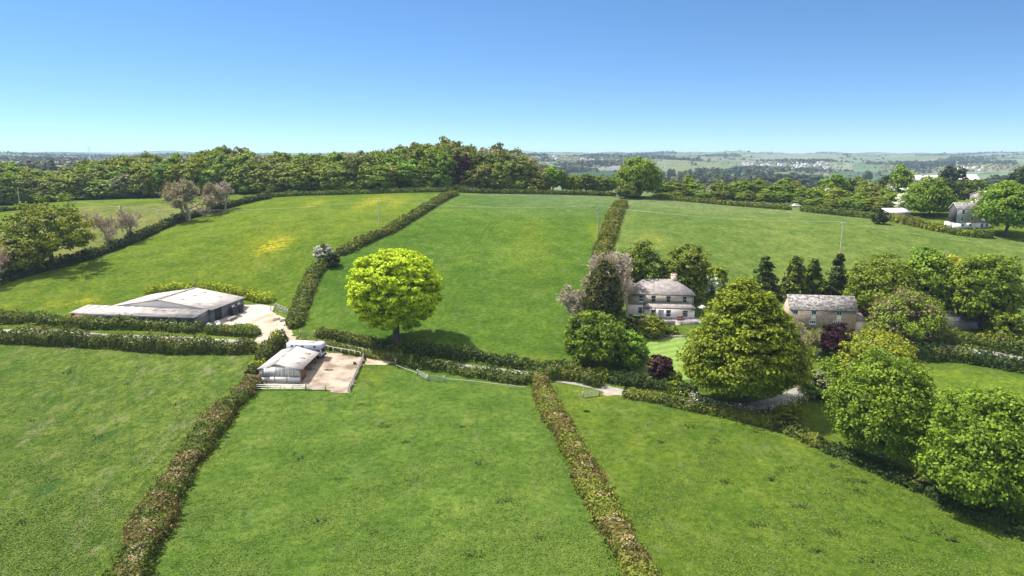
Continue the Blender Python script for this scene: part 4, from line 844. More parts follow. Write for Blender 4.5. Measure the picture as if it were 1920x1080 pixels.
def hip(m, x0, x1, y0, y1, z, rise, ins, t=.18, ov=.35, mi=0):
    """hipped roof over a rectangle, ridge along x"""
    x0 -= ov; x1 += ov; y0 -= ov; y1 += ov; ym = (y0 + y1) / 2; a, b = x0 + ins, x1 - ins
    V = [(x0,y0,z),(x1,y0,z),(x1,y1,z),(x0,y1,z),(a,ym,z+rise),(b,ym,z+rise),(x0,y0,z-t),(x1,y0,z-t),(x1,y1,z-t),(x0,y1,z-t)]
    m.add(V, [(0,1,5,4),(1,2,5),(2,3,4,5),(3,0,4),(0,6,7,1),(1,7,8,2),(2,8,9,3),(3,9,6,0),(9,8,7,6)], mi); return m
def gable(m, x0, x1, y0, y1, z, rise, t=.16, ov=.3, ovx=.2, mi=0):
    """gabled roof, ridge along x: two sloping slabs"""
    ym = (y0 + y1) / 2; k = rise / ((y1 - y0) / 2)
    m.prism([(y0 - ov, z - ov * k), (ym, z + rise), (y1 + ov, z - ov * k), (y1 + ov, z - ov * k - t), (ym, z + rise - t), (y0 - ov, z - ov * k - t)], 'x', x0 - ovx, x1 + ovx, mi); return m
def gable_wall(m, x0, x1, y0, y1, z0, z1, rise, mi=0, inset=.02):
    """walls with gable ends at x0 and x1, ridge along x"""
    ym = (y0 + y1) / 2; m.prism([(y0, z0), (y1, z0), (y1, z1 - .17), (ym, z1 + rise - .2), (y0, z1 - .17)], 'x', x0, x1, mi); return m

# ---- farmhouse
p = at(1254, 597); fh = thing('farmhouse', 'cream and beige two storey farmhouse with hipped slate roof and single storey front bay', 'house', p, R(-7))
b = MB(); b.box(-10.6, 6.35, 2.0, 11.2, -1.2, 3.0); b.build('lower_wall', M['render_pink'], fh)
b = MB(); b.box(-10.62, 6.37, 1.98, 11.22, 3.0, 6.0); b.build('upper_wall', M['roughcast'], fh)['label'] = 'beige roughcast upper wall'
b = MB(); b.box(-6.2, 6.5, 0, 1.97, -1.2, 2.85); bay = b.build('front_bay', M['render_pink'], fh)
b = MB(); x0, x1 = -6.5, 6.8
b.add([(x0,-.35,2.85),(x1,-.35,2.85),(x1,1.97,2.85),(x0,1.97,2.85),(x0+1.8,1.97,4.15),(x1-1.8,1.97,4.15),(x0,-.35,2.68),(x1,-.35,2.68),(x1,1.97,2.68),(x0,1.97,2.68)], [(0,1,5,4),(1,2,5),(3,0,4),(0,6,7,1),(1,7,8,2),(2,8,9,3),(3,9,6,0),(9,8,7,6),(2,3,4,5)]); b.build('bay_roof', M['slate'], fh)
b = MB(); hip(b, -10.6, 6.35, 2.0, 11.2, 6.0, 3.3, 5.0, ov=.45); rf_ = b.build('roof', M['slate'], fh)
b = MB(); b.box(.9, 2.3, 6.3, 7.5, 7.6, 10.4); b.box(.8, 2.4, 6.2, 7.6, 10.4, 10.6); ch = b.build('chimney', M['roughcast'], rf_)
for cx in (1.25, 1.95):
    b = MB(); b.tube([(cx, 6.9, 10.6), (cx, 6.9, 11.1)], [.18, .14], 8); b.build('chimney_pot', M['brick'], fh)
b = MB(); b.box(-11.1, 6.85, 1.42, 1.54, 5.75, 5.9); b.build('gutter', M['black'], fh)
b = MB(); b.box(-6.55, 6.85, -.5, -.36, 2.62, 2.78); b.build('gutter', M['black'], fh)
for dx in (-6.45, 6.2):
    b = MB(); b.tube([(dx, 1.9, 5.8), (dx, 1.9, .0)], .06, 6); b.build('drainpipe', M['black'], fh)
for x in (-7.2, -3.95, -.1, 4.1): window(fh, x, 4.72, 1.2, 1.7, 1.98, 1, 2)
window(fh, -7.3, 1.55, 1.2, 1.8, 2.0, 1, 2)
for x in (-4.0, -.15): window(fh, x, 1.35, 1.25, 1.85, 0, 1, 2)
window(fh, 4.1, 1.35, 1.4, 1.85, 0, 1, 3)
b = MB(); b.box(-2.75, -1.35, -.06, .02, -.05, 2.25); d = b.build('door', M['white'], fh); b = MB(); b.box(-2.55, -1.55, -.085, -.06, .9, 2.0); b.build('pane', M['lorry'], d)
# terrace in front of the farmhouse
pt = sheet('patio', [fh.matrix_basis @ Vector(q) for q in ((-7.5,-.1,0),(7.6,-.1,0),(8.2,-3.4,0),(.5,-4.2,0),(-7.0,-2.6,0))], M['paving'], .07, .05)
def placed(par, local): return Vector(par.location) + Vector((local[0] * math.cos(par.rotation_euler[2]) - local[1] * math.sin(par.rotation_euler[2]), local[0] * math.sin(par.rotation_euler[2]) + local[1] * math.cos(par.rotation_euler[2]), 0))
q = placed(fh, (3.2, -3.9)); q.z = gz(q.x, q.y)
tw = thing('terrace_wall', 'low dark stone retaining wall with steps below the farmhouse patio', 'wall', q, R(-9))
b = MB(); b.box(-5.2, -2.0, -.2, .25, -.6, .75); b.box(-.6, 3.8, -.2, .25, -.6, .75); b.build('wall', M['paving'], tw)
for i in range(4):
    b = MB(); b.box(-2.0, -.6, -.9 + i * .3, -.6 + i * .3 + (.02 if i < 3 else .25), -.6, .1 + i * .17); b.build('step', M['concrete'], tw)
q = at(1255, 632)
bd = thing('rockery_wall', 'pale stone garden edging wall at the top of the lawn', 'wall', q, R(-6))
b = MB(); rs = np.random.default_rng(3)
for x in np.arange(-4.2, 4.2, .55): b.box(x, x + .52, -.3, .3, -.3, .35 + .25 * rs.random())
b.build('stone_course', M['paving'], bd)
# garden bench, table set, parasol
q = placed(fh, (2.7, -1.3)); q.z = gz(q.x, q.y) + .07; t = thing('garden_bench', 'dark wooden garden bench against the front bay of the farmhouse', 'bench', q, R(-7))
b = MB(); b.box(-.85, .85, -.25, .25, .4, .47); b.build('seat', M['wood_brown'], t); b = MB(); b.box(-.85, .85, .26, .32, .5, 1.0); b.build('backrest', M['wood_brown'], t)
for sx in (-.8, .72):
    b = MB(); b.box(sx, sx + .08, -.24, -.16, 0, .4); b.box(sx, sx + .08, .17, .25, 0, .4); b.box(sx, sx + .08, -.24, .25, .62, .68); b.box(sx, sx + .08, -.24, -.17, .47, .62); b.build('leg', M['wood_brown'], t)
q = at(1315, 591); t = thing('parasol', 'white open parasol at the right end of the farmhouse', 'parasol', q)
b = MB(); b.tube([(0, 0, 0), (0, 0, 2.6)], .04, 6); b.build('pole', M['wood_pale'], t)
b = MB(); n = 8; V = [(0, 0, 2.75)] + [(1.15 * math.cos(i * math.pi / 4), 1.15 * math.sin(i * math.pi / 4), 2.2) for i in range(n)] + [(1.15 * math.cos(i * math.pi / 4), 1.15 * math.sin(i * math.pi / 4), 2.08) for i in range(n)]
b.add(V, [(0, 1 + i, 1 + (i + 1) % n) for i in range(n)] + [(1 + i, 9 + i, 9 + (i + 1) % n, 1 + (i + 1) % n) for i in range(n)]); b.build('canopy', M['white'], t)
b = MB(); b.tube([(0, 0, 0), (0, 0, .1)], .35, 10); b.build('base', M['concrete'], t)
q = placed(fh, (-8.3, -.4)); q.z = gz(q.x, q.y); t = thing('garden_table', 'pale garden table by the left wing of the farmhouse', 'table', q, R(-7))
b = MB(); b.box(-1.0, 1.0, -.45, .45, .7, .76); b.build('table_top', M['white'], t)
for sx in (-.85, .77):
    for sy in (-.38, .3):
        b = MB(); b.box(sx, sx + .08, sy, sy + .08, 0, .7); b.build('leg', M['black'], t)

# ---- stone cottage
p = at(1541, 617); ct = thing('stone_cottage', 'long brown rubble stone cottage with a lichened grey slate roof', 'house', p, R(-8))
b = MB(); gable_wall(b, -7.8, 7.7, 0, 6.4, -1.2, 5.2, 2.7); b.build('wall', M['stone'], ct)
b = MB(); gable(b, -7.8, 7.7, 0, 6.4, 5.2, 2.7, ov=.4, ovx=.25); b.build('roof', M['slate_mottled'], ct)
b = MB(); b.box(-7.9, 7.8, -.56, -.44, 4.62, 4.74); b.build('gutter', M['black'], ct)
for x in (-6.5, -2.2, 3.7): window(ct, x, 4.05, 1.15, 1.05, 0, 2, 1)
for x in (-2.2, 3.7):
    b = MB(); b.box(x - .55, x + .55, -.03, .02, 2.2, 3.4); b.build('apron_panel', M['render_pink'], ct)
window(ct, -2.3, 1.7, 1.5, .95, 0, 3, 1); window(ct, 3.5, 1.35, 2.2, 1.7, 0, 4, 1, sill=False)
b = MB(); b.prism([(1.2, -1.2), (5.0, -1.2), (5.0, 3.1), (1.2, 2.2)], 'x', 7.72, 10.3); b.build('lean_to_wall', M['render_pink'], ct)
b = MB(); b.slab([(7.72, .9, 2.22), (10.5, .9, 2.22), (10.5, 5.2, 3.25), (7.72, 5.2, 3.25)], .12); b.build('lean_to_roof', M['slate'], ct)

# ---- slate outbuilding
p = at(1784, 618); ob = thing('outbuilding', 'small outbuilding with slate roof and pale rendered wall at right', 'outbuilding', p, R(-4))
b = MB(); gable_wall(b, -4.2, 4.2, 0, 5.0, -1.5, 2.5, 1.6); b.build('wall', M['fibre'], ob)
b = MB(); gable(b, -4.2, 4.2, 0, 5.0, 2.5, 1.6, ov=.3); b.build('roof', M['slate_dark'], ob)
b = MB(); b.box(-4.3, 2.2, 2.3, 2.7, 4.08, 4.18); b.build('ridge', M['lichen'], ob)['label'] = 'yellow lichened ridge'
b = MB(); b.box(4.23, 6.6, .6, 4.4, -1.5, 2.0); b.build('side_store', M['fibre_grey'], ob); b = MB(); b.box(4.23, 6.8, .4, 4.6, 2.0, 2.15); b.build('store_roof', M['slate_dark'], ob)

# ---- tall slate hung house at upper right
p = at(1812, 428); wh = thing('slate_hung_house', 'tall three storey house, white below and grey hung slate above', 'house', p, R(3))
b = MB(); b.box(-4.4, 5.6, 0, 4.6, -1.0, 2.1); b.build('lower_wall', M['render_white'], wh)
b = MB(); gable_wall(b, -4.42, 5.62, -.02, 4.62, 2.1, 7.6, 2.2); b.build('upper_wall', M['slate_hung'], wh)['label'] = 'grey hung slate upper storeys'
b = MB(); gable(b, -4.42, 5.62, -.02, 4.62, 7.6, 2.2, ov=.25); r_ = b.build('roof', M['slate_mottled'], wh)
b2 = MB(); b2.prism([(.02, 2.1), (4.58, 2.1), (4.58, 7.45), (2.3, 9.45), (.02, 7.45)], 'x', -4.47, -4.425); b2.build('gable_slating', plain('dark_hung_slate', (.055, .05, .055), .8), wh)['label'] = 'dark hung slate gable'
b3 = MB(); b3.prism([(-.3, 7.34), (2.3, 9.86), (4.9, 7.34), (4.9, 7.14), (2.3, 9.62), (-.3, 7.14)], 'x', -4.72, -4.66); b3.build('bargeboard', M['white'], wh)
for cx in (4.6,):
    b = MB(); b.box(cx - .5, cx + .5, 1.8, 2.8, 8.9, 11.2); b.build('chimney', M['render_pink'], r_)
for x, z in ((-2.0, 6.2), (1.9, 6.4), (-2.2, 3.6), (1.7, 3.7)): window(wh, x, z, 1.15, 1.75, -.02, 1, 2)
for x in (-1.7, 1.4): window(wh, x, 1.2, 1.1, 1.0, 0, 1, 1)
b = MB(); b.prism([(.4, -1), (4.6, -1), (4.6, 2.9), (.4, 2.3)], 'x', 5.65, 9.6); b.build('extension', M['render_white'], wh)
b = MB(); b.slab([(5.65, .1, 2.42), (9.9, .1, 2.42), (9.9, 4.9, 3.1), (5.65, 4.9, 3.1)], .14); b.build('extension_roof', M['slate_dark'], wh)
for x in (6.3, 8.4): window(wh, x, 1.0, 1.1, 1.2, .4, 1, 1)
b = MB(); b.box(-5.9, -4.42, 2.4, 4.5, -1, 2.2); b.build('side_porch', M['render_white'], wh)

# ---- white roofed shed at upper right
p = at(1686, 408); ws = thing('shed', 'small low shed with a streaked white roof behind the sunny hedge', 'shed', p, R(2))
b = MB(); b.prism([(0, -.5), (5, -.5), (5, 3.3), (0, 2.2)], 'x', -4.7, 4.7); b.build('wall', M['fibre_grey'], ws)
b = MB(); b.slab([(-5, -.4, 2.3), (5, -.4, 2.3), (5, 5.4, 3.6), (-5, 5.4, 3.6)], .12); b.build('roof', rough_mat('streaked_white_sheet', (.50, .42, .40), (.80, .77, .76), .9, .7, 5, 0, stops=(.3, .45), stretch=(1.4, .2, 1)), ws)

# ---- pale house half hidden in the wood
p = atY(888, 363.5); hw = thing('house', 'low pale house half hidden at the foot of the wood', 'house', p, R(3))
b = MB(); gable_wall(b, -5, 5, 0, 5, -.5, 2.5, 1.8); b.build('wall', M['render_white'], hw); b = MB(); gable(b, -5, 5, 0, 5, 2.5, 1.8); b.build('roof', M['slate'], hw)
window(hw, 3.4, 1.3, 1.0, 1.1, 0, 1, 1); window(hw, -2.4, 1.3, 1.0, 1.1, 0, 1, 1)
# ---- white barn roof and yard clutter beyond the tall house
p = atY(1866, 345); fb = thing('barn', 'white roofed barn partly behind the big tree at upper right', 'barn', p, R(20))
b = MB(); gable_wall(b, -6, 6, 0, 9, -.5, 3.2, 1.8); b.build('wall', M['fibre_grey'], fb); b = MB(); gable(b, -6, 6, 0, 9, 3.2, 1.8); b.build('roof', M['rooflight'], fb)
for i, (px, c, w, h) in enumerate(((1786, 'brick', 2.2, 1.5), (1793, 'wood_pale', 1.6, 1.0), (1822, 'white', 1.1, 1.6), (1828, 'white', 1.1, 1.7))):
    p = atY(px, 316); t = thing('oil_tank' if c == 'white' else 'timber_stack', ['reddish timber stack in the yard beyond the slate hung house', 'pale timber stack beside the reddish stack', 'left of two white tanks in the far yard', 'right of two white tanks in the far yard'][i], 'tank' if c == 'white' else 'timber stack', p)
    b = MB()
    if c == 'white':
        b.tube([(0, 0, 0), (0, 0, h), (0, 0, h + .3)], [w / 2, w / 2, .2], 12); b.build('shell', M[c], t)
    else:
        for k in range(5): b.box(-w / 2 + .06 * (k % 2), w / 2 - .05 * (k % 3), -.5, .5, k * h / 5, (k + .9) * h / 5)
        b.build('boards', M[c], t)

# ---- long low barn at left
p = np.array((-84.2, 176.3, 2.9))
al = R(-9); bn = thing('long_barn', 'wide low barn with a pale fibre cement roof and dark sides', 'barn', p, al)
# local x along the front, y along the ridge away from the camera; ridge at x = -11
XR, XL, XE = -10.0, -24.0, 4.6; Y0, Y1 = 0.0, 16.5; ZE, ZR = 3.2, 5.45
b = MB(); b.prism([(XL, -2.5), (XE, -2.5), (XE, ZE - .2), (XR, ZR - .22), (XL, ZE - .2)], 'y', Y0 + .05, Y1 - .1); b.build('wall', M['cladding'], bn)
b = MB(); b.add([(XL + .6, Y0 + .02, ZE - .75), (XE - .6, Y0 + .02, ZE - .75), (XE - .6, Y0 + .02, ZE - .12), (XR, Y0 + .02, ZR - .3), (XL + .6, Y0 + .02, ZE - .12)], [(0, 1, 2, 3, 4)]); b.build('gable_panel', M['render_pink'], bn)
b = MB()
b.slab([(XL - .5, Y0 - .3, ZE - .08), (XR, Y0 - .3, ZR), (XR, Y1, ZR), (XL - .5, Y1, ZE - .08)], .1); b.build('roof_slope', M['fibre'], bn)
b = MB(); b.slab([(XR, Y0 - .3, ZR + .005), (XE + .6, Y0 - .3, ZE - .08), (XE + .6, Y1, ZE - .08), (XR, Y1, ZR + .005)], .1); b.build('roof_slope', M['fibre'], bn)
for k in range(14): y = Y0 + .5 + k * 1.12; b = MB(); b.box(XR - .35, XR + .35, y, y + .55, ZR + .02, ZR + .22); b.build('ridge_vent', M['fibre_grey'], bn)
def on_slope(x): return ZR + (ZE - .08 - ZR) * (x - XR) / (XE + .6 - XR)
for (xa, ya, mt_) in ((-8.2, 3.2, 'rooflight_dull'), (-8.2, 8.6, 'rooflight_dull'), (-8.2, 13.2, 'rooflight_dull'), (-3.0, 2.4, 'rooflight_dull'), (-2.6, 7.0, 'rooflight'), (-2.6, 11.8, 'rooflight_dull'), (1.2, 3.5, 'rooflight_dull')):
    b = MB(); b.slab([(xa, ya, on_slope(xa) + .03), (xa + 3.2, ya, on_slope(xa + 3.2) + .03), (xa + 3.2, ya + .95, on_slope(xa + 3.2) + .03), (xa, ya + .95, on_slope(xa) + .03)], .02); b.build('rooflight', M[mt_], bn)
LX0, LX1 = -31.2, 4.6; LY = -6.6; LZ0, LZ1 = 2.6, 3.35
b = MB(); b.slab([(LX0, LY - .4, LZ0), (LX1, LY - .4, LZ0), (LX1, Y0 - .32, LZ1 - .02), (LX0, Y0 - .32, LZ1 - .02)], .1); b.build('lean_to_roof', M['fibre_grey'], bn)
def lz(y): return LZ0 + (LZ1 - LZ0) * (y - LY + .4) / (Y0 - LY)
for xa in (-28.6, -25.8, -20.8, -17.8, -15.2):
    b = MB(); b.slab([(xa, LY + 1.4, lz(LY + 1.4) + .03), (xa + 1.3, LY + 1.4, lz(LY + 1.4) + .03), (xa + 1.3, -.6, lz(-.6) + .03), (xa, -.6, lz(-.6) + .03)], .02); b.build('rooflight', M['rooflight'], bn)
b = MB(); b.slab([(-13.5, LY + .3, lz(LY + .3) + .035), (2.6, LY + .3, lz(LY + .3) + .035), (3.4, LY + 1.5, lz(LY + 1.5) + .035), (-13.5, LY + 1.5, lz(LY + 1.5) + .035)], .02); b.build('dark_roof_strip', M['sheet_dark'], bn)['label'] = 'dark strip of roof'  # darker strip along the lower part of the lean-to roof
for xa in (-10, -7.4, -4.6, .6, 3.0):
    b = MB(); b.slab([(xa, LY + 3.6, lz(LY + 3.6) + .04), (xa + 1.0, LY + 3.6, lz(LY + 3.6) + .04), (xa + 1.0, LY + 4.4, lz(LY + 4.4) + .04), (xa, LY + 4.4, lz(LY + 4.4) + .04)], .02); b.build('roof_patch', M['sheet_dark'], bn)
b = MB(); b.box(LX0 + .3, LX1 - .3, LY, LY + .12, -2, 1.15); b.build('front_wall', M['render_white'], bn)
b = MB(); b.box(LX0 + .3, LX1 - .3, LY + .03, LY + .1, 1.15, 2.52); b.build('front_boarding', M['cladding'], bn)
b = MB(); b.box(LX0 + .2, LX0 + 7.2, LY - .02, LY, -.5, 2.0); b.build('brick_wall', M['brick'], bn)
for xa in np.arange(-27, 4, 3.3):
    b = MB(); b.box(xa, xa + 1.1, LY - .02, LY + .0, .5, 2.1); b.build('stable_door', M['black'], bn)
for xa in (LX0 + .3, LX1 - .42):
    b = MB(); b.prism([(LY + .12, -1.5), (Y0, -1.5), (Y0, LZ1 - .2), (LY + .12, LZ0 - .12)], 'x', xa, xa + .12); b.build('end_wall', M['cladding'], bn)
b = MB(); b.box(XE, XE + .03, 2.0, 5.2, -.5, 3.2); b.build('doorway', M['black'], bn)
b = MB(); b.tube([(-24.2, LY - .35, 1.0), (-24.2, LY - .45, 2.6)], .07, 6); b.build('downpipe', M['white'], bn)
def on_barn(x, y): return Vector((p[0] + x * math.cos(al) - y * math.sin(al), p[1] + x * math.sin(al) + y * math.cos(al), 0))
for i, (x, y, lb) in enumerate(((6.0, 9.0, 'taller dark water tank against the right side of the long barn'), (5.9, 12.0, 'second dark water tank beside the first, further along the barn side'))):
    q = on_barn(x, y); q.z = gz(q.x, q.y) + .09; t = thing('water_tank', lb, 'tank', q); h = 2.6 - .3 * i
    b = MB(); b.tube([(0, 0, 0), (0, 0, h), (0, 0, h + .25), (0, 0, h + .3)], [1.0, 1.0, .5, .25], 14); b.build('shell', M['black'], t, False); b = MB(); b.tube([(0, 0, h + .3), (0, 0, h + .42)], [.24, .24], 10); b.build('lid', M['sheet_dark'], t)
q = on_barn(7.4, 5.6); q.z = gz(q.x, q.y) + .09; t = thing('feed_trough', 'pale feed trough standing by the right side of the barn', 'trough', q, al + R(90))
b = MB(); b.prism([(-.45, .75), (-.3, .25), (.3, .25), (.45, .75), (.36, .75), (.24, .33), (-.24, .33), (-.36, .75)], 'x', -1.9, 1.9); b.build('trough', M['concrete'], t)
for xx in (-1.6, 1.5):
    b = MB(); b.box(xx, xx + .1, -.35, .35, 0, .26); b.build('leg', M['steel'], t)
for i, (x, y, s) in enumerate(((6.2, .5, .75), (7.2, -.8, .6), (6.2, -3.4, .9))):
    q = on_barn(x, y); q.z = gz(q.x, q.y) + .05; rs_ = np.random.default_rng(40 + i)
    bm = bmesh.new(); bmesh.ops.create_icosphere(bm, subdivisions=2, radius=s)
    for v in bm.verts: v.co *= 1 + .12 * rs_.normal(); v.co.z = max(-.1, v.co.z * .8 + s * .5)
    me = bpy.data.meshes.new('feed_bag'); bm.to_mesh(me); bm.free(); me.materials.append(M['white']); o = link(bpy.data.objects.new('feed_bag', me)); o.location = q
    tag(o, ['white bulk bag by the open front corner of the barn', 'smaller white bulk bag near the barn corner', 'big white bulk bag beside the lean-to end'][i], 'bag')

# ---- small open fronted timber shed with dirt yard
p = at(526, 716); sh = thing('open_barn', 'open sided timber shed with pale sheet roof and white boarded gable', 'shed', p, R(-1.5))
SW0, SW1, SL, SE, SR, SXR = -4.3, 4.3, 13.6, 2.9, 3.95, -.75
def sz(x): return SE + (SR - SE) * (1 - (x - SXR) / ((SW1 - SXR) if x > SXR else (SW0 - SXR)))
b = MB(); b.slab([(SW0 - .3, -.35, sz(SW0) - .08), (SXR, -.35, SR), (SXR, SL + .3, SR), (SW0 - .3, SL + .3, sz(SW0) - .08)], .09); b.build('roof_slope', M['fibre'], sh)
b = MB(); b.slab([(SXR, -.35, SR + .01), (SW1 + .35, -.35, SE - .1), (SW1 + .35, SL + .3, SE - .1), (SXR, SL + .3, SR + .01)], .09); b.build('roof_slope', M['fibre'], sh)
for (xa, ya, w, l) in ((1.0, 9.3, 2.3, 1.0), (1.0, 6.0, 2.2, .8), (1.3, 2.6, 2.0, .7)):
    b = MB(); b.slab([(xa, ya, sz(xa) + .035), (xa + w, ya, sz(xa + w) + .035), (xa + w, ya + l, sz(xa + w) + .035), (xa, ya + l, sz(xa) + .035)], .02); b.build('rooflight', M['rooflight_dull'], sh)
rs = np.random.default_rng(8)
for ya in (2.2, 5.4, 6.3, 9.4, 10.4, 11.4, 12.2):
    w = rs.uniform(.7, 1.6); xa = SXR - w - .1; b = MB(); b.slab([(xa, ya, sz(xa) + .03), (SXR - .08, ya, sz(SXR - .08) + .03), (SXR - .08, ya + .6, sz(SXR - .08) + .03), (xa, ya + .45, sz(xa) + .03)], .02); b.build('stained_patch', M['sheet_dark'], sh)
b = MB(); b.prism([(SW0, 1.15), (SW1, 1.15), (SW1, SE - .2), (SXR, SR - .15), (SW0, SE - .2)], 'y', 0, .08); b.build('gable_boarding', M['wood_grey'], sh)['label'] = 'streaky weathered upright boards'
b = MB(); b.box(SW0, SW1, .02, .1, -.3, 1.1); b.build('lower_boarding', M['white'], sh)
b = MB(); b.box(SW0, SW1, -.04, .06, 1.07, 1.18); b.build('rail', M['sheet_dark'], sh)
for xx in (-4.3, -1.25, 1.3, 4.14):
    b = MB(); b.box(xx, xx + .16, -.07, .12, -.3, 1.1 if -4 < xx < 4 else SE - .2); b.build('post', M['wood_pale'], sh)
b = MB(); b.box(SW0 - .02, SW0 + .08, .1, SL, -.3, SE - .2); b.build('side_wall', M['cladding'], sh)
b = MB(); b.prism([(SW0, -.3), (SW1, -.3), (SW1, SE - .2), (SXR, SR - .15), (SW0, SE - .2)], 'y', SL - .1, SL); b.build('back_wall', M['wood_brown'], sh)
b = MB(); b.box(SW1 - .06, SW1 + .04, .12, 2.7, -.3, SE - .22); b.build('side_boarding', M['wood_brown'], sh)
for yy in (2.75, 6.4, 10.0):
    b = MB(); b.box(SW1 - .1, SW1 + .06, yy, yy + .16, -.3, SE - .2); b.build('post', M['wood_brown'], sh)

# ---- horse lorry
p = at(575, 669); ly = thing('horse_lorry', 'lavender white horse lorry with four small windows, parked behind the open shed', 'lorry', p, R(-9))
b = MB(); b.prism([(-4.1, .95), (2.3, .95), (2.3, 2.3), (4.0, 2.3), (4.25, 2.6), (4.2, 3.15), (3.7, 3.5), (-3.9, 3.5), (-4.1, 3.35)], 'y', -1.22, 1.22); b.build('body', M['lorry'], ly)
b = MB(); b.box(-3.5, 2.4, -1.0, 1.0, 3.5, 3.56); b.build('roof_panel', M['lorry_roof'], ly)
b = MB(); b.prism([(2.32, .6), (4.2, .6), (4.25, 1.3), (3.9, 2.28), (2.32, 2.28)], 'y', -1.1, 1.1); cb = b.build('cab', M['lorry'], ly)
b = MB(); b.add([(4.24, -.95, 1.38), (4.24, .95, 1.38), (3.95, .9, 2.2), (3.95, -.9, 2.2)], [(0, 1, 2, 3)]); b.build('windscreen', M['glass'], ly)
b = MB(); b.add([(2.75, -1.115, 1.35), (3.9, -1.115, 1.35), (3.75, -1.115, 2.1), (2.75, -1.115, 2.1)], [(0, 1, 2, 3)]); b.build('door_window', M['glass'], cb)
for xx in (-3.1, -1.9, -.6, 2.3):
    b = MB(); b.box(xx, xx + .6, -1.245, -1.22, 2.55, 2.95); b.build('window', M['glass'], ly)
b = MB(); b.box(-4.0, 2.3, -1.235, -1.222, 1.0, 1.25); b.build('stripe', plain('blue_stripe', (.12, .14, .35), .4), ly)
for xx in (-2.6, 3.1):
    for sy in (-1.0, .78):
        b = MB(); b.tube([(xx, sy, .45), (xx, sy + .24, .45)], .45, 14); b.build('wheel', M['tyre'], ly)
b = MB(); b.box(-3.9, 4.0, -.9, .9, .55, .95); b.build('chassis', M['black'], ly)
b = MB(); b.box(4.22, 4.36, -1.1, 1.1, .45, .8); b.build('bumper', M['black'], ly)

# ---- red car by the cottage, pale car roof behind the crest hedge
def car(name, label, p, rz, paint):
    t = thing(name, label, 'car', p, rz)
    b = MB(); b.prism([(-2.1, .35), (2.1, .35), (2.15, .75), (1.2, .95), (.5, 1.45), (-1.3, 1.48), (-1.95, 1.0), (-2.15, .8)], 'y', -.86, .86); b.build('body', M[paint], t)
    b = MB(); b.add([(1.22, -.72, .98), (1.22, .72, .98), (.56, .66, 1.43), (.56, -.66, 1.43)], [(0, 1, 2, 3)]); b.build('windscreen', M['glass'], t)
    for s in (-1, 1):
        b = MB(); b.add([(-1.7, s * .872, 1.0), (1.0, s * .872, 1.0), (.45, s * .872, 1.38), (-1.25, s * .872, 1.4)], [(0, 1, 2, 3)]); b.build('side_window', M['glass'], t)
        for xx in (-1.3, 1.35):
            b = MB(); b.tube([(xx, s * .68, .32), (xx, s * .9, .32)], .32, 12); b.build('wheel', M['tyre'], t)
    return t
car('red_car', 'red car parked on the bank behind the cottage lean-to', at(1611, 592), R(-12), 'red')
car('parked_car', 'pale car showing over the gap in the right crest hedge', atY(1494, 327), R(5), 'white')

# ------------------------------------------------------------------ fences, gates, poles and wires
def fence(name, label, pts, h=1.2, rails=(.35, .75, 1.1), gap=2.2, mat='wood_pale', pw=.12, group=None, cat='fence'):
    P = [np.asarray(q) for q in pts]; t = thing(name, label, cat, P[0], 0, group); L = [P[0]]
    for a, c in zip(P[:-1], P[1:]):
        n = max(1, round(np.linalg.norm((c - a)[:2]) / gap))
        for k in range(1, n + 1): q = a + (c - a) * k / n; q = np.array((q[0], q[1], gz(q[0], q[1]))); L.append(q)
    for q in L:
        d = q - P[0]; b = MB(); b.box(d[0] - pw / 2, d[0] + pw / 2, d[1] - pw / 2, d[1] + pw / 2, d[2] - .3, d[2] + h); b.build('post', M[mat], t)
    for r in rails:
        b = MB()
        for a, c in zip(L[:-1], L[1:]): b.tube([a - P[0] + (0, 0, r), c - P[0] + (0, 0, r)], .065, 4)
        b.build('rail', M[mat], t)
    return t
def gate(label, p0, p1, h=1.15, mat='steel', bars=5, name='field_gate', lean=0.0):
    p0, p1 = np.asarray(p0), np.asarray(p1); d = p1 - p0; L = np.linalg.norm(d[:2]); t = thing(name, label, 'gate', p0, math.atan2(d[1], d[0])); dz = d[2]
    b = MB(); r = .03
    for k in range(bars): z = .18 + (h - .18) * k / (bars - 1); b.tube([(.12, lean * z, z), (L - .12, lean * z, z + dz)], r, 5)
    for x in (.12, L - .12): b.tube([(x, lean * .15, .15), (x, lean * h, h + .03)], r * 1.2, 5)
    b.tube([(.15, lean * .2, .2), (L / 2, lean * h, h)], r * .8, 4); b.tube([(L / 2, lean * h, h), (L - .15, lean * .2, .2)], r * .8, 4)
    b.build('gate_leaf', M[mat], t)
    for x, z in ((0, 0), (L, dz)):
        b = MB(); b.box(x - .08, x + .08, -.08, .08, z - .3, z + h + .2); b.build('gate_post', M['wood_pale'], t)
    return t
fence('rail_fence', 'white post and rail fence in front of the open shed gable', A((478,731),(572,731)), 1.15, (.3, .7, 1.08), 2.4, 'white')
gate('pale five bar gate closing the front of the dirt yard', at(573, 731), at(611, 732), 1.15, 'wood_pale', 6)
fence('yard_fence', 'boarded wooden fence along the right side of the dirt yard', A((653,735),(664,712),(676,685),(684,667)), 1.15, (.3, .6, .9, 1.1), 1.6, 'wood_pale', .16)
fence('rail_fence', 'grey post and rail fence along the back of the dirt yard below the lane hedge', A((606,655),(625,660),(655,665),(676,669)), 1.2, (1.15,), 1.9, 'wood_grey')
fence('rail_fence', 'rail fence running on from the yard to the shaggy hedge', A((690,668),(722,671),(742,676)), 1.1, (.6, 1.05), 1.9, 'wood_pale')
gate('short pale gate post and hurdle at the hedge corner beside the trodden earth', at(737, 676), at(742, 683), 1.1, 'wood_pale', 4, 'hurdle')
gate('pale field gate opening into the middle field by the lane junction', at(563, 629), at(590, 630), 1.2, 'wood_pale', 5)
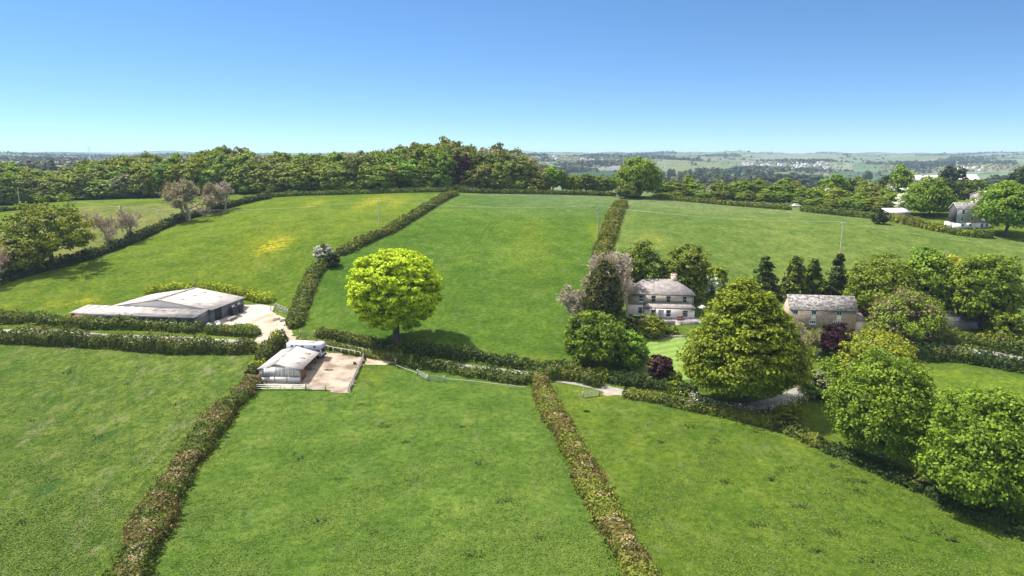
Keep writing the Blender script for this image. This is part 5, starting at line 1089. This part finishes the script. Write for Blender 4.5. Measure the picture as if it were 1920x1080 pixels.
gate('galvanised gate leaning in the fence line below the shaggy hedge, left leaf', at(783, 703), at(801, 713), 1.1, 'steel', 5, 'field_gate', .1)
gate('galvanised gate leaf hanging to the right of the leaning leaf', at(802, 714), at(833, 716), 1.15, 'steel', 5, 'field_gate', .05)
fence('rail_fence', 'single low rail fence running right from the galvanised gates', A((836,715),(880,719),(930,725),(985,731)), .8, (.6,), 4.0, 'wood_pale', .08)
fence('rail_fence', 'single low rail between the hurdle and the galvanised gates', A((744,690),(782,704)), .8, (.6,), 3.0, 'wood_pale', .08)
gate('galvanised field gate standing open at the lane gateway', at(1093, 746), at(1124, 742), 1.15, 'steel', 6)
fence('garden_fence', 'timber posts and rail beside the concrete apron of the barn', A((508,584),(518,578),(536,586)), 1.6, (.7, 1.3), 2.2, 'wood_pale', .2)
gate('pale gate between the barn track and the climbing hedge', at(520, 585), at(540, 588), 1.2, 'steel', 5)
for i, (px, py) in enumerate(((519, 600), (531, 602))):
    q = at(px, py); o = MB(); o.box(-.9, .9, -.5, .5, 0, .35); o.box(-.7, .75, -.42, .4, .352, .6); m_ = o.build('concrete_block', M['concrete']); m_.location = q; m_.rotation_euler = (0, 0, .4 * i)
    tag(m_, ['left one of two pale stacked slabs beside the farm track', 'right one of two pale stacked slabs beside the farm track'][i], 'concrete slab')
def pole(label, p, H, arms=(), name='utility_pole', mat='pole', r=.15):
    t = thing(name, label, 'utility pole', p); b = MB(); b.tube([(0, 0, -.5), (0, 0, H)], [r * 1.15, r * .8], 8); b.build('pole', M[mat], t)
    for z, w in arms:
        b = MB(); b.box(-w, w, -.07, .07, H - z - .07, H - z + .07); b.build('crossarm', M[mat], t)
        for s in (-.9, 0, .9):
            b = MB(); b.tube([(s * w, 0, H - z + .07), (s * w, 0, H - z + .35)], .06, 6); b.build('insulator', M['white'], t)
    return np.asarray(p) + (0, 0, H)
e1 = pole('double crossarm pole behind the sloping left hedge near the leafless pair', at(302, 427), 7.2, ((.1, 1.1),))
e2 = pole('bare wooden pole behind the diagonal hedge in the middle of the hill', atY(711, 268), 8.5, ((.15, .7),), r=.2)
e3 = pole('pale pole with two crossarms beside the olive hedge', at(1122, 436), 9.6, ((.7, 1.0), (2.1, 1.2)), r=.22, mat='wood_pale')
e4 = pole('tall bare pole rising behind the narrow pointed conifer', at(1573, 503), 14.2, ((.15, .6),), r=.19)
e0 = pole('pale pole by the road at the far left', at(38, 391), 10.5, (), r=.2); pole('slim pale pole in front of the wood, left of the diagonal hedge', atY(644, 360), 6.5, (), r=.16, mat='wood_pale')
pole('taller of two poles beyond the slate hung house', atY(1832, 318), 8, (), r=.18); pole('shorter of two poles beyond the slate hung house', atY(1843, 330), 7, (), r=.14)
e5 = atY(2120, 190) + (0, 0, 10)
for i, (a, c) in enumerate(((e0, e1), (e1, e2), (e2, e3), (e3, e4), (e4, e5))):
    t_ = np.linspace(0, 1, 14)[:, None]; L = np.linalg.norm(c - a)
    q = a + (c - a) * t_; q[:, 2] += .3 - 4 * .018 * L * (t_ * (1 - t_))[:, 0]
    o = MB(); o.tube(q - a, .014, 4); o.tube(q - a + (0, .8, 0), .014, 4); w = o.build('power_line', M['wire']); w.location = a
    tag(w, ['pair of wires from the far left road pole to the double crossarm pole', 'pair of wires crossing the buttercup field to the bare middle pole', 'pair of wires crossing the middle field to the crossarm pole', 'pair of wires crossing the right field to the tall bare pole', 'pair of wires leaving the tall bare pole to the right'][i], 'power line')

# ------------------------------------------------------------------ sward of the near fields
def sward():
    rng = np.random.default_rng(12); n = 330000
    q = rng.random(n); Y = 1 / (1 / 54 - q * (1 / 54 - 1 / 165)); X = rng.uniform(-.86, .86, n) * (Y + 6)
    lp = PX((-400,655),(0,645),(480,652),(500,690),(440,735),(300,905),(205,1079)) + [(-47,40),(-200,40)]; left = inpoly(X, Y, lp)
    patch = np.sin(X * .31 + 2 * np.sin(Y * .17)) + np.sin(Y * .27 - X * .19 + 1.7 * np.sin(X * .11)) + rng.normal(0, 1.3, n)
    ok = patch > np.where(left, -.9, -.1)
    for nm in ('stable_yard', 'farm_track', 'concrete_apron', 'lawn', 'patio', 'lane', 'garden_drive', 'bare_earth', 'gateway_earth'):
        o = bpy.data.objects[nm]; co = np.empty(len(o.data.vertices) * 3, np.float32); o.data.vertices.foreach_get('co', co); co = co.reshape(-1, 3)
        if nm == 'lane':
            for c in co[::5]: ok &= (X - c[0]) ** 2 + (Y - c[1]) ** 2 > 9
        else: ok &= ~((X > co[:, 0].min() - 1) & (X < co[:, 0].max() + 1) & (Y > co[:, 1].min() - 1) & (Y < co[:, 1].max() + 1))
    ok &= ~((X > -120) & (X < -70) & (Y > 165))
    X, Y, lf = X[ok], Y[ok], left[ok]; C = np.stack((X, Y, g(X, Y) + rng.uniform(.01, .06, len(X)) * np.where(lf, 1.8, 1)), -1)
    V, F = cards(C, np.tile(np.array((-.15, 0, 1.0)), (len(X), 1)), .115, rng, .42, .6)
    V = ((V.reshape(-1, 4, 3) - C[:, None]) * np.where(lf, 1.1, 1)[:, None, None] + C[:, None]).reshape(-1, 3)
    m = MB(); m.add(V, F); return tag(m.build('grass', M['l_turf']), 'short tufts of grass standing in the near fields', None, None, 'stuff')
sward()

def mound(name, label, cat, p, rx, ry, h, mat, seed):
    r_ = np.random.default_rng(seed); bm = bmesh.new(); bmesh.ops.create_icosphere(bm, subdivisions=3, radius=1)
    for v in bm.verts:
        k = 1 + .10 * r_.normal(); v.co.x *= rx * k; v.co.y *= ry * k; v.co.z = max(-.05, v.co.z * h * k)
    me = bpy.data.meshes.new(name); bm.to_mesh(me); bm.free(); me.materials.append(mat); o = link(bpy.data.objects.new(name, me)); o.location = p; return tag(o, label, cat)
mound('dung_heap', 'small dark dung heap in the middle of the dirt yard', 'dung heap', at(616, 694), 1.1, .5, .3, M['bark'], 5)
mound('straw_litter', 'scatter of pale straw on the yard below the back rails', 'straw', at(645, 681), 3.2, .9, .06, rough_mat('trodden_straw', (.24, .17, .10), (.42, .33, .22), 1.5, .95), 6)
t = thing('bucket', 'black bucket by the boarded fence on the right of the yard', 'bucket', at(665, 683)); b = MB(); b.tube([(0, 0, 0), (0, 0, .45)], [.26, .36], 12); b.build('bucket_body', M['black'], t); b = MB(); b.tube([(.34 * math.cos(a_), 0, .45 + .2 * math.sin(a_)) for a_ in np.linspace(0, math.pi, 9)], .02, 4); b.build('handle', M['steel'], t)
def umbels():
    rng = np.random.default_rng(9); P = catmull([q[:2] for q in A((1285,741),(1330,756),(1390,768),(1440,766),(1480,752),(1520,738))], .5); k = rng.integers(0, len(P), 420); k[150:] = rng.integers(0, 90, 270) % len(P); XY = P[k] + rng.normal(0, .9, (420, 2)) - (0, 1.2)
    z = g(XY[:, 0], XY[:, 1]); h = rng.uniform(.6, 1.25, 420); m = MB(); C = np.column_stack((XY, z + h)); C = np.repeat(C, 3, 0) + rng.normal(0, .12, (1260, 3))
    m.add(*cards(C, np.tile((0, 0, 1.0), (1260, 1)), .12, rng, .4, .9)); S = np.repeat(np.column_stack((XY, z)), 2, 0); d = rng.normal(0, .06, (840, 3)); H_ = np.repeat(h, 2)[:, None] * (0, 0, 1)
    m.add(np.stack((S - (.02, 0, .1), S + (.02, 0, -.1), S + d + H_ + (.02, 0, 0), S + d + H_ - (.02, 0, 0)), 1).reshape(-1, 3), np.arange(3360).reshape(840, 4), 1)
    tag(m.build('cow_parsley', [M['l_blossom'], M['l_mid']]), 'white cow parsley flowering along the shaded lane verge', None, None, 'stuff')
umbels()

def weeds():
    rng = np.random.default_rng(21); m = MB()
    spots = [(1583,884),(1592,903),(1606,921),(1572,938),(1620,905),(1676,905),(1560,875),(1760,1003),(1748,990),(1786,1014),(1530,1035),(1628,1052),(1500,1020),(1445,900),(1480,880),(1420,810),(1395,795),(1340,830),(1365,905),(1290,800),(1320,870),(1700,1010),(1420,985),(1505,950),
             (870,800),(905,870),(760,830),(640,900),(560,860),(820,965),(950,940),(700,1000),(1010,1010),(590,980),(890,1040),(780,900),(240,720),(130,700),(330,760),(60,790),(255,690),(180,820),(90,900),(250,870),(40,980),(410,690),(1240,830),(1150,790),(1100,772),(680,760),(720,800),(1640,980),(1560,1000)]
    for px, py in spots:
        p = at(px, py); k = rng.integers(18, 60); r = rng.uniform(.35, 1.0); q = rng.normal(size=(k, 3)) * (r, r * .6, .0); q[:, 2] = rng.uniform(.02, .38, k)
        m.add(*cards(p + q, q * (.3, .3, 0) + (0, 0, 1.0), .15, rng, .6))
    tag(m.build('weeds', M['l_hedge_dark']), 'dark dock and nettle clumps dotted over the near fields', None, None, 'stuff')
weeds()

# ------------------------------------------------------------------ far village and wind turbine
hb = MB(); gable_wall(hb, -6, 6, -4, 4, -1, 5, 3); ho = hb.build('house_wall', M['render_white']); rb = MB(); gable(rb, -6, 6, -4, 4, 5, 3, .3); ro = rb.build('roof', M['slate'])
hm, rm = ho.data, ro.data; bpy.data.objects.remove(ho); bpy.data.objects.remove(ro)
rv = np.random.default_rng(31); spots = []
for i in range(60):
    px = rv.uniform(1392, 1556); Y = 2120 + rv.uniform(0, 620); spots.append((px, Y, 'village houses on the far hillside', 'small white village house with grey roof on the far hillside'))
for i in range(14): spots.append((rv.uniform(1790, 1850), rv.uniform(2050, 2300), 'pale houses in the valley at right', 'tiny pale house among the valley trees at right'))
for i in range(12): spots.append((rv.uniform(1030, 1190), rv.uniform(2000, 2800), 'pale houses left of the round crest tree', 'tiny pale house on the hills left of the round tree'))
for i in range(5): spots.append((rv.uniform(130, 260), rv.uniform(1300, 1700), 'pale houses on the left plateau', 'tiny pale house on the plateau beyond the wood'))
for px, Y, gr, lb in spots:
    q = atY(px, Y); t = thing('village_house', lb, 'house', q, rv.uniform(-.9, .9), gr); s = rv.uniform(.75, 1.2); t.scale = (s, s, s * rv.uniform(.9, 1.15))
    link(bpy.data.objects.new('wall', hm), t); link(bpy.data.objects.new('roof', rm), t)
q = atY(1376, 1000); fbn = thing('barn', 'lone farm building with a white gable in the near valley', 'barn', q, R(40)); b = MB(); gable_wall(b, -7, 7, -4.5, 4.5, -1, 4, 3); b.build('wall', M['render_white'], fbn); b = MB(); gable(b, -7, 7, -4.5, 4.5, 4, 3); b.build('roof', M['slate_dark'], fbn)
q = atY(170, 2500); wt = thing('wind_turbine', 'white wind turbine on the skyline above the left wood', 'wind turbine', q)
b = MB(); b.tube([(0, 0, -1), (0, 0, 50)], [1.6, .9], 10); b.build('tower', M['white'], wt, True)
b = MB(); b.box(-1.2, 1.2, -2.5, 3.5, 49.5, 52); b.build('nacelle', M['white'], wt)
hbm = MB(); hbm.tube([(0, -2.5, 50.8), (0, -4, 50.8)], [1.1, .5], 10); hbm.build('hub', M['white'], wt)
for a in (118, 238, 358):
    d = np.array((math.cos(R(a)), 0, math.sin(R(a)))); n = np.array((-d[2], 0, d[0])); o_ = np.array((0, -3.2, 50.8)); b = MB()
    V = [];
    for r_, w in ((0, .9), (4, 1.7), (14, .8), (17, .15)): V += [o_ + d * r_ + n * w * .5 + (0, .12, 0), o_ + d * r_ - n * w * .5 + (0, .12, 0), o_ + d * r_ - n * w * .5 - (0, .12, 0), o_ + d * r_ + n * w * .5 - (0, .12, 0)]
    F = [(4*i+j, 4*i+(j+1) % 4, 4*i+4+(j+1) % 4, 4*i+4+j) for i in range(3) for j in range(4)] + [(0,3,2,1),(12,13,14,15)]
    b.add(V, F); b.build('blade', M['white'], wt)

# ------------------------------------------------------------------ the hazy air
def haze():
    b = MB(); b.box(-9800, 9800, -180, 9990, -90, 122); o = b.build('haze', None) if False else None
    m = bpy.data.materials.new('haze'); m.use_nodes = True; t = m.node_tree; t.nodes.clear(); out = t.nodes.new('ShaderNodeOutputMaterial'); v = t.nodes.new('ShaderNodeVolumePrincipled')
    v.inputs['Color'].default_value = (.56, .75, 1.0, 1); v.inputs['Density'].default_value = 0.85e-4; v.inputs['Anisotropy'].default_value = 0.0
    t.links.new(v.outputs[0], out.inputs['Volume'])
    return tag(b.build('haze', m), kind='stuff', label='thin blue haze over the whole landscape')
HAZE = haze()
